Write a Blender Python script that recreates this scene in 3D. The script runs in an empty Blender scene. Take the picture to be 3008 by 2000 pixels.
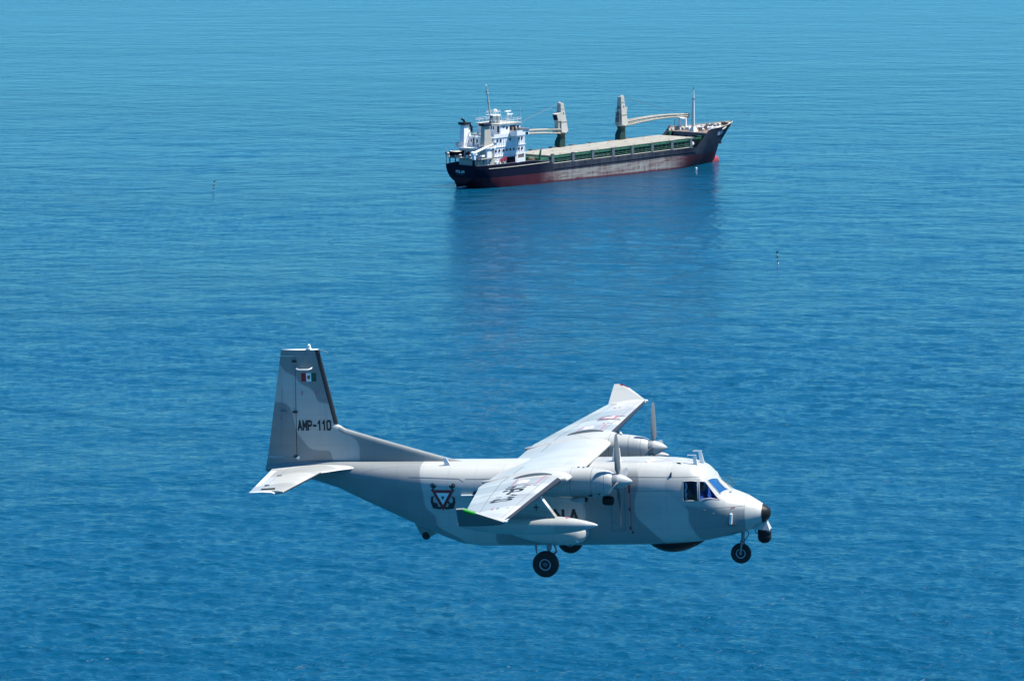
import bpy, bmesh, math, random
import numpy as np
from mathutils import Matrix, Vector
random.seed(5)
S = bpy.context.scene
COL = S.collection
R = math.radians

# ------------------------------------------------------------------ camera, sky, sun, exposure
cam_d = bpy.data.cameras.new('camera')
cam = bpy.data.objects.new('camera', cam_d)
COL.objects.link(cam)
cam.location = (0, 0, 78)
cam.rotation_euler = (R(90 - 8.388), 0, 0)
cam_d.sensor_width = 36
cam_d.lens = 36 * 8884.4 / 3008
cam_d.clip_start = 1
cam_d.clip_end = 120000
S.camera = cam
S.view_settings.view_transform = 'Standard'
S.view_settings.look = 'None'
S.view_settings.gamma = 1
S.view_settings.use_curve_mapping = False
S.view_settings.exposure = 0.95
S.cycles.max_bounces = 7
S.cycles.transparent_max_bounces = 12
S.cycles.caustics_reflective = False
S.cycles.caustics_refractive = False
S.cycles.sample_clamp_indirect = 4
S.cycles.sample_clamp_direct = .75

SUN = Vector((0.52, 0.06, 1.0)).normalized()
W = bpy.data.worlds.new('World')
S.world = W
W.use_nodes = True
wn = W.node_tree
bg = wn.nodes['Background']
sky = wn.nodes.new('ShaderNodeTexSky')
sky.sky_type = 'NISHITA'
sky.sun_disc = False
sky.sun_elevation = math.asin(SUN.z)
sky.sun_rotation = math.atan2(SUN.x, SUN.y)
sky.altitude = 0
sky.air_density = 1.0
sky.dust_density = 0.0
sky.ozone_density = 5.0
tint = wn.nodes.new('ShaderNodeMix'); tint.data_type = 'RGBA'; tint.blend_type = 'MULTIPLY'    # the photograph's deep, clean blue
tint.inputs[0].default_value = 1.0; tint.inputs[7].default_value = (.30, .86, 1.22, 1)
wn.links.new(sky.outputs[0], tint.inputs[6]); wn.links.new(tint.outputs[2], bg.inputs[0])
bg.inputs[1].default_value = 0.068
sd = bpy.data.lights.new('sun', 'SUN')
sd.energy = 5.0
sd.angle = R(0.53)
sd.color = (1.0, 0.965, 0.90)
sun = bpy.data.objects.new('sun', sd)
COL.objects.link(sun)
sun.rotation_euler = SUN.to_track_quat('Z', 'Y').to_euler()

# ------------------------------------------------------------------ node / material helpers
class NT:
    """small expression builder over a node tree"""
    def __init__(s, tree): s.t = tree
    def n(s, typ, **kw):
        k = s.t.nodes.new(typ)
        for a, b in kw.items(): setattr(k, a, b)
        return k
    def put(s, sock, v):
        if hasattr(v, 'is_linked') or isinstance(v, bpy.types.NodeSocket): s.t.links.new(v, sock)
        else: sock.default_value = v
    def m(s, op, a, b=0.0, c=None, clamp=False):
        k = s.n('ShaderNodeMath', operation=op, use_clamp=clamp)
        s.put(k.inputs[0], a); s.put(k.inputs[1], b)
        if c is not None: s.put(k.inputs[2], c)
        return k.outputs[0]
    def step(s, v, w=0.03):
        """0..1 soft step around v = 0"""
        return s.m('ADD', s.m('MULTIPLY', v, 0.5 / w), 0.5, clamp=True)
    def coord(s, kind='Object'): return s.n('ShaderNodeTexCoord').outputs[kind]
    def xyz(s, v):
        k = s.n('ShaderNodeSeparateXYZ'); s.put(k.inputs[0], v); return k.outputs
    def noise(s, vec, scale, detail=3, rough=0.55, dist=0.0, stretch=None):
        if stretch:
            mp = s.n('ShaderNodeMapping'); s.put(mp.inputs[0], vec); mp.inputs['Scale'].default_value = stretch; vec = mp.outputs[0]
        k = s.n('ShaderNodeTexNoise'); s.put(k.inputs['Vector'], vec)
        k.inputs['Scale'].default_value = scale; k.inputs['Detail'].default_value = detail
        k.inputs['Roughness'].default_value = rough; k.inputs['Distortion'].default_value = dist
        return k.outputs[0]
    def mix(s, f, a, b):
        k = s.n('ShaderNodeMix', data_type='RGBA')
        s.put(k.inputs[0], f)
        for i, v in ((6, a), (7, b)):
            s.put(k.inputs[i], v if isinstance(v, bpy.types.NodeSocket) else (*v[:3], 1))
        return k.outputs[2]
    def curve(s, v, pts, x0, x1, y0, y1):
        """piecewise curve y(x) through pts"""
        k = s.n('ShaderNodeFloatCurve')
        s.put(k.inputs['Value'], s.m('DIVIDE', s.m('SUBTRACT', v, x0), x1 - x0, clamp=True))
        c = k.mapping.curves[0]
        q = sorted(((x - x0) / (x1 - x0), (y - y0) / (y1 - y0)) for x, y in pts)
        while len(c.points) < len(q): c.points.new(0.5, 0.5)
        for p, (x, y) in zip(c.points, q): p.location = (x, y)
        k.mapping.update()
        return s.m('ADD', s.m('MULTIPLY', k.outputs[0], y1 - y0), y0)

def mat(name, col=(.5, .5, .5), rough=.5, metal=0.0, fn=None, spec=.5, coat=0.0, wear=0.0, wscale=3.0, bump=0.0):
    m = bpy.data.materials.new(name); m.use_nodes = True
    N = NT(m.node_tree); b = m.node_tree.nodes['Principled BSDF']
    b.inputs['Roughness'].default_value = rough
    b.inputs['Metallic'].default_value = metal
    b.inputs['Specular IOR Level'].default_value = spec
    b.inputs['Coat Weight'].default_value = coat
    c = fn(N) if fn else None
    if c is None: c = (*col, 1)
    if wear:
        f = N.noise(N.coord(), wscale, 5, .6)
        f = N.m('MULTIPLY', N.m('SUBTRACT', f, .5), wear)
        k = N.n('ShaderNodeHueSaturation'); N.put(k.inputs['Color'], c)
        N.put(k.inputs['Value'], N.m('ADD', f, 1.0)); c = k.outputs[0]
        N.put(b.inputs['Roughness'], N.m('ADD', N.m('MULTIPLY', f, .35), rough, clamp=True))
    N.put(b.inputs['Base Color'], c)
    if bump:
        k = N.n('ShaderNodeBump'); k.inputs['Strength'].default_value = 1; k.inputs['Distance'].default_value = bump
        N.put(k.inputs['Height'], N.noise(N.coord(), wscale * 2, 4)); N.put(b.inputs['Normal'], k.outputs[0])
    return m

# ------------------------------------------------------------------ mesh helpers
class MB:
    """collects simple shapes, builds them as one mesh object"""
    def __init__(s): s.v = []; s.f = []
    def add(s, vs, fs):
        o = len(s.v); s.v += [tuple(float(q) for q in p) for p in vs]; s.f += [tuple(o + i for i in f) for f in fs]
        return s
    def box(s, x0, x1, y0, y1, z0, z1):
        return s.add([(x0, y0, z0), (x1, y0, z0), (x1, y1, z0), (x0, y1, z0), (x0, y0, z1), (x1, y0, z1), (x1, y1, z1), (x0, y1, z1)],
                     [(3, 2, 1, 0), (4, 5, 6, 7), (0, 1, 5, 4), (1, 2, 6, 5), (2, 3, 7, 6), (3, 0, 4, 7)])
    def hexa(s, lo, hi):
        """8-corner solid: four lower corners, four upper corners in the same order"""
        return s.add(list(lo) + list(hi), [(3, 2, 1, 0), (4, 5, 6, 7), (0, 1, 5, 4), (1, 2, 6, 5), (2, 3, 7, 6), (3, 0, 4, 7)])
    def prism(s, poly, d):
        """polygon extruded by vector d"""
        n = len(poly); a = [tuple(p) for p in poly]; b = [tuple(np.array(p) + np.array(d)) for p in poly]
        return s.add(a + b, [tuple(range(n))[::-1], tuple(range(n, 2 * n))] + [(i, (i + 1) % n, n + (i + 1) % n, n + i) for i in range(n)])
    def tube(s, path, r, n=8, cap=True):
        P = [Vector(p) for p in path]; rs = r if hasattr(r, '__len__') else [r] * len(P)
        vs = []; fs = []; prev = None
        for i, p in enumerate(P):
            t = (P[min(i + 1, len(P) - 1)] - P[max(i - 1, 0)]).normalized()
            if prev is None:
                a = Vector((0, 0, 1)) if abs(t.z) < .9 else Vector((1, 0, 0))
                u = t.cross(a).normalized()
            else: u = (prev - t * prev.dot(t)).normalized()
            prev = u; w = t.cross(u)
            vs += [p + (u * math.cos(2 * math.pi * k / n) + w * math.sin(2 * math.pi * k / n)) * rs[i] for k in range(n)]
        for i in range(len(P) - 1):
            for k in range(n): fs.append((i * n + k, i * n + (k + 1) % n, (i + 1) * n + (k + 1) % n, (i + 1) * n + k))
        if cap: fs += [tuple(range(n))[::-1], tuple(range((len(P) - 1) * n, len(P) * n))]
        return s.add(vs, fs)
    def lathe(s, prof, c=(0, 0, 0), axis='x', n=24):
        """prof = [(along axis, radius)]"""
        vs = []; fs = []
        for a, r in prof:
            for k in range(n):
                q = 2 * math.pi * k / n; u, w = r * math.cos(q), r * math.sin(q)
                p = {'x': (a, u, w), 'y': (u, a, w), 'z': (u, w, a)}[axis]
                vs.append((p[0] + c[0], p[1] + c[1], p[2] + c[2]))
        for i in range(len(prof) - 1):
            for k in range(n): fs.append((i * n + k, i * n + (k + 1) % n, (i + 1) * n + (k + 1) % n, (i + 1) * n + k))
        fs += [tuple(range(n))[::-1], tuple(range((len(prof) - 1) * n, len(prof) * n))]
        return s.add(vs, fs)
    def grid(s, G, closed=False, caps=False):
        """G[i][j] = points"""
        G = np.asarray(G, float); a, b = G.shape[:2]
        fs = []
        for i in range(a - 1):
            for j in range(b if closed else b - 1):
                k = (j + 1) % b; fs.append((i * b + j, i * b + k, (i + 1) * b + k, (i + 1) * b + j))
        if caps: fs += [tuple(range(b))[::-1], tuple(range((a - 1) * b, a * b))]
        return s.add(G.reshape(-1, 3), fs)

def put(name, mb, m, parent=None, smooth=None, flip=False, fixn=True, label=None, kind=None):
    """link the collected shapes as ONE mesh object"""
    me = bpy.data.meshes.new(name)
    vs = [(x, -y, z) for x, y, z in mb.v] if flip else mb.v
    me.from_pydata(vs, [], mb.f)
    if fixn:
        bm = bmesh.new(); bm.from_mesh(me)
        bmesh.ops.remove_doubles(bm, verts=bm.verts, dist=1e-5)
        bmesh.ops.recalc_face_normals(bm, faces=bm.faces); bm.to_mesh(me); bm.free()
    me.materials.append(m)
    if smooth:
        me.polygons.foreach_set('use_smooth', [True] * len(me.polygons))
        me.set_sharp_from_angle(angle=R(smooth))
    me.update()
    o = bpy.data.objects.new(name, me); COL.objects.link(o)
    if parent: o.parent = parent
    if label: o['label'] = label
    if kind: o['kind'] = kind
    return o

def thing(name, label, cat, matrix=None, group=None):
    o = bpy.data.objects.new(name, None); COL.objects.link(o)
    o.empty_display_size = .5
    if matrix is not None: o.matrix_world = matrix
    o['label'] = label; o['category'] = cat
    if group: o['group'] = group
    return o

def empty(name, parent):
    o = bpy.data.objects.new(name, None); COL.objects.link(o); o.parent = parent
    return o

def dup(o, parent, name=None):
    """copy of a part with its sub-parts, sharing mesh data"""
    c = o.copy(); COL.objects.link(c); c.parent = parent
    for ch in list(o.children): dup(ch, c)
    return c

def put_split(name, mb, m, parent=None, **k):
    """the separate pieces of mb as one object each"""
    par = list(range(len(mb.v)))
    def root(i):
        while par[i] != i: par[i] = par[par[i]]; i = par[i]
        return i
    for f in mb.f:
        for i in f[1:]: par[root(i)] = root(f[0])
    groups = {}
    for f in mb.f: groups.setdefault(root(f[0]), []).append(f)
    out = []
    for fs in groups.values():
        ids = sorted({i for f in fs for i in f}); mp = {a: b for b, a in enumerate(ids)}
        q = MB(); q.v = [mb.v[i] for i in ids]; q.f = [tuple(mp[i] for i in f) for f in fs]
        out.append(put(name, q, m, parent, **k))
    return out[0]

# strokes of the lettering used on aircraft and ship (unit box 0..0.62 x 0..1)
GLYPH = {
 'A': [[(0, 0), (.31, 1), (.62, 0)], [(.12, .30), (.50, .30)]],
 'M': [[(0, 0), (0, 1), (.31, .35), (.62, 1), (.62, 0)]],
 'P': [[(0, 0), (0, 1), (.45, 1), (.6, .88), (.6, .60), (.45, .47), (0, .47)]],
 'R': [[(0, 0), (0, 1), (.45, 1), (.6, .88), (.6, .60), (.45, .47), (0, .47)], [(.33, .47), (.62, 0)]],
 'I': [[(.31, 0), (.31, 1)]], '1': [[(.12, .78), (.34, 1), (.34, 0)]],
 'N': [[(0, 0), (0, 1), (.62, 0), (.62, 1)]], 'L': [[(0, 1), (0, 0), (.55, 0)]],
 '0': [[(.14, 0), (0, .14), (0, .86), (.14, 1), (.46, 1), (.6, .86), (.6, .14), (.46, 0), (.14, 0), (0, .14)]],
 '-': [[(.08, .47), (.52, .47)]], ' ': [],
 '2': [[(0, .85), (.15, 1), (.45, 1), (.6, .85), (.6, .62), (0, 0), (.6, 0)]],
}
GLYPH['O'] = GLYPH['0']

def ribbons(text, h, sw, gap=.30, wide=1.0):
    """stroke quads of a text line, origin at its lower left: list of [(u,v)*4]"""
    out = []; x = 0
    for ch in text:
        for line in GLYPH[ch]:
            pts = [np.array((p[0] * wide * h + x, p[1] * h)) for p in line]
            for a, b in zip(pts[:-1], pts[1:]):
                d = b - a; L = np.hypot(*d); d = d / L; nrm = np.array((-d[1], d[0])) * sw / 2
                a2, b2 = a - d * sw * .45, b + d * sw * .45
                k = max(1, int(L / (sw * 2.5)))
                for i in range(k):
                    p, q = a2 + (b2 - a2) * i / k, a2 + (b2 - a2) * (i + 1) / k
                    out.append([p - nrm, q - nrm, q + nrm, p + nrm])
        x += ((.62 if ch not in 'I1-' else .55) * wide + gap) * h
    return out, x - gap * h

def decal(name, quads, surf, m, parent, lift0=0.0):
    """flat print on a surface; overlapping strokes are stepped a hair apart so that no two faces share a plane"""
    mb = MB()
    for i, q in enumerate(quads):
        mb.add([surf(p[0], p[1], lift0 + .0006 * (i % 7)) for p in q], [tuple(range(len(q)))])
    if name in ('fuel_mark', 'stencil_mark'): return put_split(name, mb, m, parent, fixn=False)
    return put(name, mb, m, parent, fixn=False)
# ------------------------------------------------------------------ the sea
def sea_material():
    m = bpy.data.materials.new('sea_water'); m.use_nodes = True
    t = m.node_tree; N = NT(t); b = t.nodes['Principled BSDF']
    P = N.coord('Object')
    big = N.noise(P, .010, 3, .5, stretch=(.45, 1, 1))
    c = N.mix(big, (.0006, .046, .098), (.0010, .053, .108))
    N.put(b.inputs['Base Color'], c)
    b.inputs['IOR'].default_value = 1.333
    b.inputs['Roughness'].default_value = .12
    # wind ripples, wavelets, and the longer lumps that still show far out
    h = None
    gust = N.m('ADD', N.m('MULTIPLY', N.noise(P, .006, 3, .6, stretch=(.5, 1, 1)), 1.1), .45)
    for sc, H, st, dist in ((3.6, .09, .70, .3), (1.6, .24, .60, .5), (.60, .42, .65, .4), (.20, .80, .7, .4), (.085, 2.1, .75, .4), (.03, 3.2, .8, .3)):
        k = N.m('MULTIPLY', N.noise(P, sc, 3, .55, dist, stretch=(st, 1, 1)), H)
        h = k if h is None else N.m('ADD', h, k)
    h = N.m('MULTIPLY', h, gust)
    k = N.n('ShaderNodeBump'); k.inputs['Strength'].default_value = 1.0; k.inputs['Distance'].default_value = 1.0
    N.put(k.inputs['Height'], h); N.put(b.inputs['Normal'], k.outputs[0])
    return m

def build_sea():
    rng = np.random.default_rng(11)
    # rows get wider apart with distance; the near part is fine enough to carry the wind waves as real relief
    ys = [215.0]
    while ys[-1] < 3200: ys.append(ys[-1] + max(.18, ys[-1] ** 2 / (78 * 3024) * .85))
    far = list(np.geomspace(ys[-1] * 1.05, 90000, 26))
    ys = np.array(ys + far)
    nx = 1040
    s = np.linspace(-1, 1, nx)
    X = s[None, :] * (ys[:, None] * .192 + 9); Y = np.repeat(ys[:, None], nx, 1)
    dy = np.gradient(ys)[:, None]; dx = (X[:, 1] - X[:, 0])[:, None]
    Z = np.zeros_like(X); DX = np.zeros_like(X); DY = np.zeros_like(X)
    n = 90
    lam = np.geomspace(.85, 16, n) * rng.uniform(.92, 1.08, n)
    ang = R(-100) + rng.normal(0, R(34), n)          # the waves run roughly towards the viewer, a little aslant
    ph = rng.uniform(0, 2 * np.pi, n)
    slope = .027 * np.where(lam < 2.2, 1.0, (2.2 / lam) ** 1.1)
    for L, a, p, sl in zip(lam, ang, ph, slope):
        k = 2 * np.pi / L; kx, ky = k * math.cos(a), k * math.sin(a)
        fade = np.clip((L / np.maximum(dy * abs(math.sin(a)) * 2.4, dx * abs(math.cos(a)) * 2.4) - 1), 0, 1)
        th = kx * X + ky * Y + p
        A = sl / k * fade
        Z += A * np.cos(th); q = A * .8 * np.sin(th); DX -= q * math.cos(a); DY -= q * math.sin(a)
    # groups of higher and lower waves
    g = 1 + .35 * np.sin(X * .021 + Y * .013 + 1) * np.sin(Y * .017 - X * .008) + .2 * np.sin(X * .05 - Y * .031 + 2)
    edge = np.clip((3200 - Y) / 400, 0, 1)
    Z *= g * edge; DX *= edge; DY *= edge
    V = np.stack([X + DX, Y + DY, Z], -1)
    a, b = V.shape[:2]
    i = np.arange(a - 1)[:, None]; j = np.arange(b - 1)[None, :]
    F = np.stack([i * b + j, i * b + j + 1, (i + 1) * b + j + 1, (i + 1) * b + j], -1).reshape(-1, 4)
    vs = V.reshape(-1, 3)
    # the rest of the sea all round: a plain skirt joined to the fan's edges
    me = bpy.data.meshes.new('sea')
    me.vertices.add(len(vs)); me.vertices.foreach_set('co', vs.astype(np.float32).ravel())
    me.loops.add(F.size); me.loops.foreach_set('vertex_index', F.astype(np.int32).ravel())
    me.polygons.add(len(F)); me.polygons.foreach_set('loop_start', np.arange(0, F.size, 4, dtype=np.int32))
    me.polygons.foreach_set('use_smooth', np.ones(len(F), bool))
    me.update(calc_edges=True)
    me.materials.append(sea_material())
    o = bpy.data.objects.new('sea', me); COL.objects.link(o); o['kind'] = 'structure'; o['label'] = 'open blue sea with small wind waves'
    # sea beyond the fan to the sides and behind, a little lower so that the two sheets never coincide
    mb = MB()
    e = 90000
    G = [[(x, y, -.9) for x in (-e, -8000, -2000, 0, 2000, 8000, e)] for y in (-e, -8000, -1500, 0, 1500, 8000, e)]
    mb.grid(G)
    o2 = put('sea', mb, me.materials[0], fixn=False); o2['kind'] = 'structure'; o2['label'] = 'open blue sea reaching to the horizon'
build_sea()
# ------------------------------------------------------------------ the aircraft (x forward, y to port, z up, metres; nose tip at the origin)
FUS = [ # x, z bottom, z top, half width, exponent upper, exponent lower, z of widest point
 (-.005,.02,.05,.02,2,2,.035),(-.03,-.09,.14,.14,2,2,.03),(-.10,-.18,.205,.235,2,2,.02),(-.22,-.27,.275,.33,2,2,.01),(-.45,-.40,.41,.48,2.1,2.1,.01),
 (-.68,-.50,.545,.62,2.2,2.3,.01),(-1.0,-.575,.655,.78,2.3,2.6,.03),(-1.16,-.605,.70,.84,2.35,2.8,.06),(-1.40,-.645,.905,.92,2.5,3.1,.10),(-1.65,-.69,1.20,.98,2.7,3.4,.16),
 (-1.85,-.715,1.41,1.02,2.9,3.7,.20),(-2.16,-.745,1.535,1.06,3.0,4.2,.24),(-2.68,-.78,1.60,1.10,3.1,4.8,.28),(-3.4,-.80,1.635,1.12,3.2,5.2,.30),(-5.,-.83,1.615,1.12,3.2,5.2,.30),
 (-7.5,-.86,1.575,1.12,3.2,5.2,.30),(-8.5,-.885,1.56,1.12,3.2,5.,.30),(-9.12,-.82,1.56,1.11,3.2,4.6,.34),(-9.77,-.60,1.565,1.06,3.1,4.2,.48),(-10.27,-.39,1.57,1.0,3.0,4.,.58),
 (-10.9,-.13,1.575,.91,2.9,3.8,.72),(-11.6,.16,1.58,.78,2.8,3.5,.86),(-12.3,.45,1.59,.64,2.7,3.2,1.0),(-13.0,.77,1.61,.50,2.6,3.,1.15),(-13.8,1.0,1.62,.36,2.5,2.8,1.28),(-14.5,1.13,1.56,.23,2.3,2.4,1.34),
 (-15.1,1.22,1.48,.12,2.1,2.1,1.35),(-15.38,1.27,1.42,.05,2,2,1.35)]
_F=np.array(FUS)[::-1]
def fus_par(x):
    xs=np.asarray(x,float); out=[]
    for j in range(1,7):
        k=np.interp(xs,_F[:,0],_F[:,j])
        if j<4:
            s=np.minimum(.07,np.maximum(0.0,-xs*.4))
            k=sum(np.interp(xs+d*s,_F[:,0],_F[:,j]) for d in (-1,-.5,0,.5,1))/5
        out.append(k)
    return out
def fus_pt(x,th):
    """point on the skin: th=0 starboard side (y<0), 90 top, 180 port, -90 bottom"""
    zb,zt,w,nu,nl,zc=fus_par(x)
    c,s=np.cos(th),np.sin(th)
    up=s>=0
    n=np.where(up,nu,nl); h=np.where(up,zt-zc,zc-zb)
    y=-w*np.sign(c)*np.abs(c)**(2/n); z=zc+h*np.sign(s)*np.abs(s)**(2/n)
    return np.stack([np.broadcast_to(x,y.shape)*1.0,y,z],-1)
AIR_M = Matrix(((0.970302, 0.237455, -0.046142, 7.5415), (-0.237464, 0.971382, 0.005356, 86.361),
                (0.046093, 0.00576, 0.998921, 78 - 17.8126), (0, 0, 0, 1)))
LIGHT, DARK = (.43, .435, .405), (.23, .245, .24)

def paint(name, mask):
    def fn(N):
        x, y, z = N.xyz(N.coord())[:3]
        c = N.mix(mask(N, x, y, z), LIGHT, DARK)
        g = N.noise(N.coord(), 1.2, 5, .65, stretch=(.25, 1, 1.6))      # faint streaks of dirt
        c = N.mix(N.m('MULTIPLY', N.m('SUBTRACT', g, .48, clamp=True), .75), c, (.13, .125, .11))
        # skin panels: faint joints and small differences of tone from sheet to sheet
        def joint(v, per, w): return N.m('LESS_THAN', N.m('ABSOLUTE', N.m('SUBTRACT', N.m('FRACT', N.m('DIVIDE', v, per)), .5)), w / per)
        k = N.n('ShaderNodeTexVoronoi'); k.feature = 'F1'; k.distance = 'CHEBYCHEV'; N.put(k.inputs['Vector'], N.coord()); k.inputs['Scale'].default_value = 1.05; k.inputs['Randomness'].default_value = .55
        v = N.xyz(k.outputs['Color'])[0]
        w_ = N.n('ShaderNodeHueSaturation'); N.put(w_.inputs['Color'], c); N.put(w_.inputs['Value'], N.m('ADD', N.m('MULTIPLY', v, .11), .945)); c = w_.outputs[0]
        if 'wing' not in name and 'tailplane' not in name:
            c = N.mix(N.m('MULTIPLY', N.m('MAXIMUM', joint(x, .82, .010), joint(z, .46, .008)), .17), c, (.09, .09, .085))
        else: c = N.mix(N.m('MULTIPLY', joint(y, .74, .010), .22), c, (.12, .12, .11))
        return soot(N, c) if name == 'paint_pod' else c
    return mat(name, rough=.36, fn=fn, coat=.15)

def camo_fus(N, x, y, z):
    b1 = N.curve(z, [(-1, -8.9), (-.6, -9.1), (-.24, -9.75), (.11, -9.86), (.33, -10.1), (.77, -10.2), (1.5, -10.35), (2, -10.4)], -1, 2, -16, 0)
    b2 = N.curve(z, [(-1, -7.8), (-.43, -8.0), (-.1, -7.7), (.2, -7.1), (.6, -6.7), (1.2, -6.4), (2, -6.2)], -1, 2, -16, 0)
    b3 = N.curve(z, [(-1, -2.8), (-.67, -3.0), (-.2, -3.45), (.08, -3.73), (.4, -3.81), (1.12, -3.69), (1.5, -3.75), (2, -3.9)], -1, 2, -16, 0)
    b4 = N.curve(z, [(-1, -1.8), (-.61, -1.94), (-.08, -2.22), (.36, -2.3), (.64, -2.66), (.88, -2.88), (1.2, -2.86), (1.6, -2.75), (2, -2.7)], -1, 2, -16, 0)
    d1 = N.step(N.m('SUBTRACT', b1, x))
    d2 = N.m('MULTIPLY', N.step(N.m('SUBTRACT', x, b2)), N.step(N.m('SUBTRACT', b3, x)))
    r = N.m('SQRT', N.m('ADD', N.m('POWER', N.m('ADD', x, 6.0), 2.0), N.m('POWER', N.m('SUBTRACT', z, .2), 2.0)))
    d2 = N.m('MULTIPLY', d2, N.step(N.m('SUBTRACT', r, .72)))
    top = N.step(N.m('SUBTRACT', 1.42, z), .10)
    d2 = N.m('MULTIPLY', d2, N.m('ADD', N.m('MULTIPLY', top, .85), .15))
    low = N.step(N.m('SUBTRACT', N.m('ADD', .42, N.m('MULTIPLY', N.m('ADD', x, 2.2), -.12)), z), .05)  # upper edge of the nose patch: the side's shading edge painted into the pattern
    d4 = N.m('MULTIPLY', N.m('MULTIPLY', N.step(N.m('SUBTRACT', x, b4)), N.step(N.m('SUBTRACT', -.68, x))), N.m('ADD', N.m('MULTIPLY', low, .75), .25))
    return N.m('MAXIMUM', N.m('MAXIMUM', d1, d2), d4)
def camo_fin(N, x, y, z):
    f1 = N.curve(x, [(-15.5, 4.8), (-14.76, 4.51), (-14.6, 4.32), (-14.26, 4.13), (-14.16, 3.99), (-13.73, 3.72), (-13.57, 3.4), (-13.24, 3.31), (-13.0, 3.12), (-9.5, 6)], -15.5, -9.5, 1, 6)
    f2 = N.curve(x, [(-15.5, 3.35), (-14.9, 3.37), (-14.66, 3.34), (-14.46, 3.15), (-14.36, 2.71), (-14.26, 2.39), (-14.13, 2.23), (-13.9, 1.98), (-13.57, 1.91), (-13.3, 1.88), (-13.18, 1.6), (-9.5, 1.0)], -15.5, -9.5, 1, 6)
    f3 = N.curve(z, [(1, -12.36), (1.7, -12.37), (2.07, -12.39), (2.3, -12.55), (2.45, -12.9), (2.6, -13.0), (3, -9.5)], 1, 3, -13.5, -9)
    return N.m('MAXIMUM', N.m('MAXIMUM', N.step(N.m('SUBTRACT', z, f1)), N.step(N.m('SUBTRACT', f2, z))), N.m('MULTIPLY', N.step(N.m('SUBTRACT', x, f3)), N.step(N.m('SUBTRACT', 2.62, z))))
def camo_wing(N, x, y, z):
    a = N.m('ABSOLUTE', y)
    wob = N.m('MULTIPLY', N.m('SINE', N.m('ADD', N.m('MULTIPLY', x, 1.9), N.m('MULTIPLY', N.m('SIGN', y), 1.3))), .32)
    a2 = N.m('ADD', a, wob)
    def band(lo, hi): return N.m('MULTIPLY', N.step(N.m('SUBTRACT', a2, lo)), N.step(N.m('SUBTRACT', hi, a2)))
    inner = N.m('MULTIPLY', N.m('MULTIPLY', N.step(N.m('SUBTRACT', 3.4, a), .3), N.step(N.m('SUBTRACT', N.m('ADD', -6.9, wob), x), .25)), .6)
    k = N.m('MAXIMUM', N.m('MAXIMUM', band(3.75, 4.85), band(6.2, 7.9)), inner)
    return N.m('MULTIPLY', k, .55)
def camo_stab(N, x, y, z):
    a = N.m('ADD', N.m('ABSOLUTE', y), N.m('MULTIPLY', N.m('SINE', N.m('MULTIPLY', x, 3.1)), .22))
    def band(lo, hi): return N.m('MULTIPLY', N.step(N.m('SUBTRACT', a, lo)), N.step(N.m('SUBTRACT', hi, a)))
    return N.m('MULTIPLY', N.m('MAXIMUM', band(.55, 1.75), band(3.25, 5.)), .5)
M_WSKIN = None
def soot(N, c):
    x, y, z = N.xyz(N.coord())[:3]
    band = N.m('MULTIPLY', N.step(N.m('SUBTRACT', -4.5, x), .5), N.step(N.m('SUBTRACT', 1.22, z), .12))
    f = N.m('MULTIPLY', N.m('MULTIPLY', band, N.step(N.m('SUBTRACT', z, .95), .05)), N.noise(N.coord(), 3.0, 4, .6, stretch=(.3, 1, 2)))
    return N.mix(N.m('MULTIPLY', f, .8), c, (.045, .04, .035))
def camo_none(N, x, y, z): return N.m('MULTIPLY', N.step(N.m('ADD', N.m('SINE', N.m('MULTIPLY', x, 2.3)), -.55), .1), .25)

M_FUS, M_FIN, M_WING, M_STAB, M_POD = (paint('paint_fuselage', camo_fus), paint('paint_fin', camo_fin), paint('paint_wing', camo_wing),
                                     paint('paint_tailplane', camo_stab), paint('paint_pod', camo_none))
M_WSKIN = mat('camo_shade_grey', (.10, .12, .12), .4)  # dark camouflage, with the shade of the winglet's outer face put into the colour
M_BOOT = mat('rubber_boot', (.016, .022, .034), .6, wear=.3, wscale=2, spec=.2)
M_BLACK = mat('black_composite', (.007, .0075, .009), .42, wear=.3, spec=.25)
M_TYRE = mat('tyre_rubber', (.016, .015, .014), .75, wear=.5, wscale=14)
M_METAL = mat('bare_metal', (.45, .47, .5), .35, .8)
M_HUB = mat('wheel_hub', (.42, .47, .52), .4, .3)
M_HUBD = mat('hub_centre', (.07, .10, .15), .4, .2)
M_GREY = mat('grey_metal', (.22, .24, .26), .5, .3, wear=.4)
M_WHITE = mat('white_paint', (.80, .81, .79), .4)
M_INK = mat('black_marking', (.014, .015, .017), .5)
M_SEAM = mat('panel_gap', (.15, .165, .17), .6)
M_RED, M_FRED = mat('dark_red_marking', (.27, .010, .020), .45), mat('flag_red', (.30, .012, .016), .45)
M_FGREEN = mat('flag_green', (.008, .075, .045), .45)
M_PINK = mat('faded_red_line', (.38, .13, .19), .5)
M_BROWN = mat('brown_emblem', (.16, .09, .04), .5)
M_LENSG = mat('green_lens', (.01, .22, .012), .12)
M_LENSR = mat('red_lens', (.24, .006, .02), .15)
M_INT = mat('cockpit_dark', (.035, .04, .05), .7)
M_FRAMEG = mat('grey_frame', (.34, .36, .36), .5)
M_FRAME = mat('window_frame', (.42, .36, .36), .4)
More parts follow.
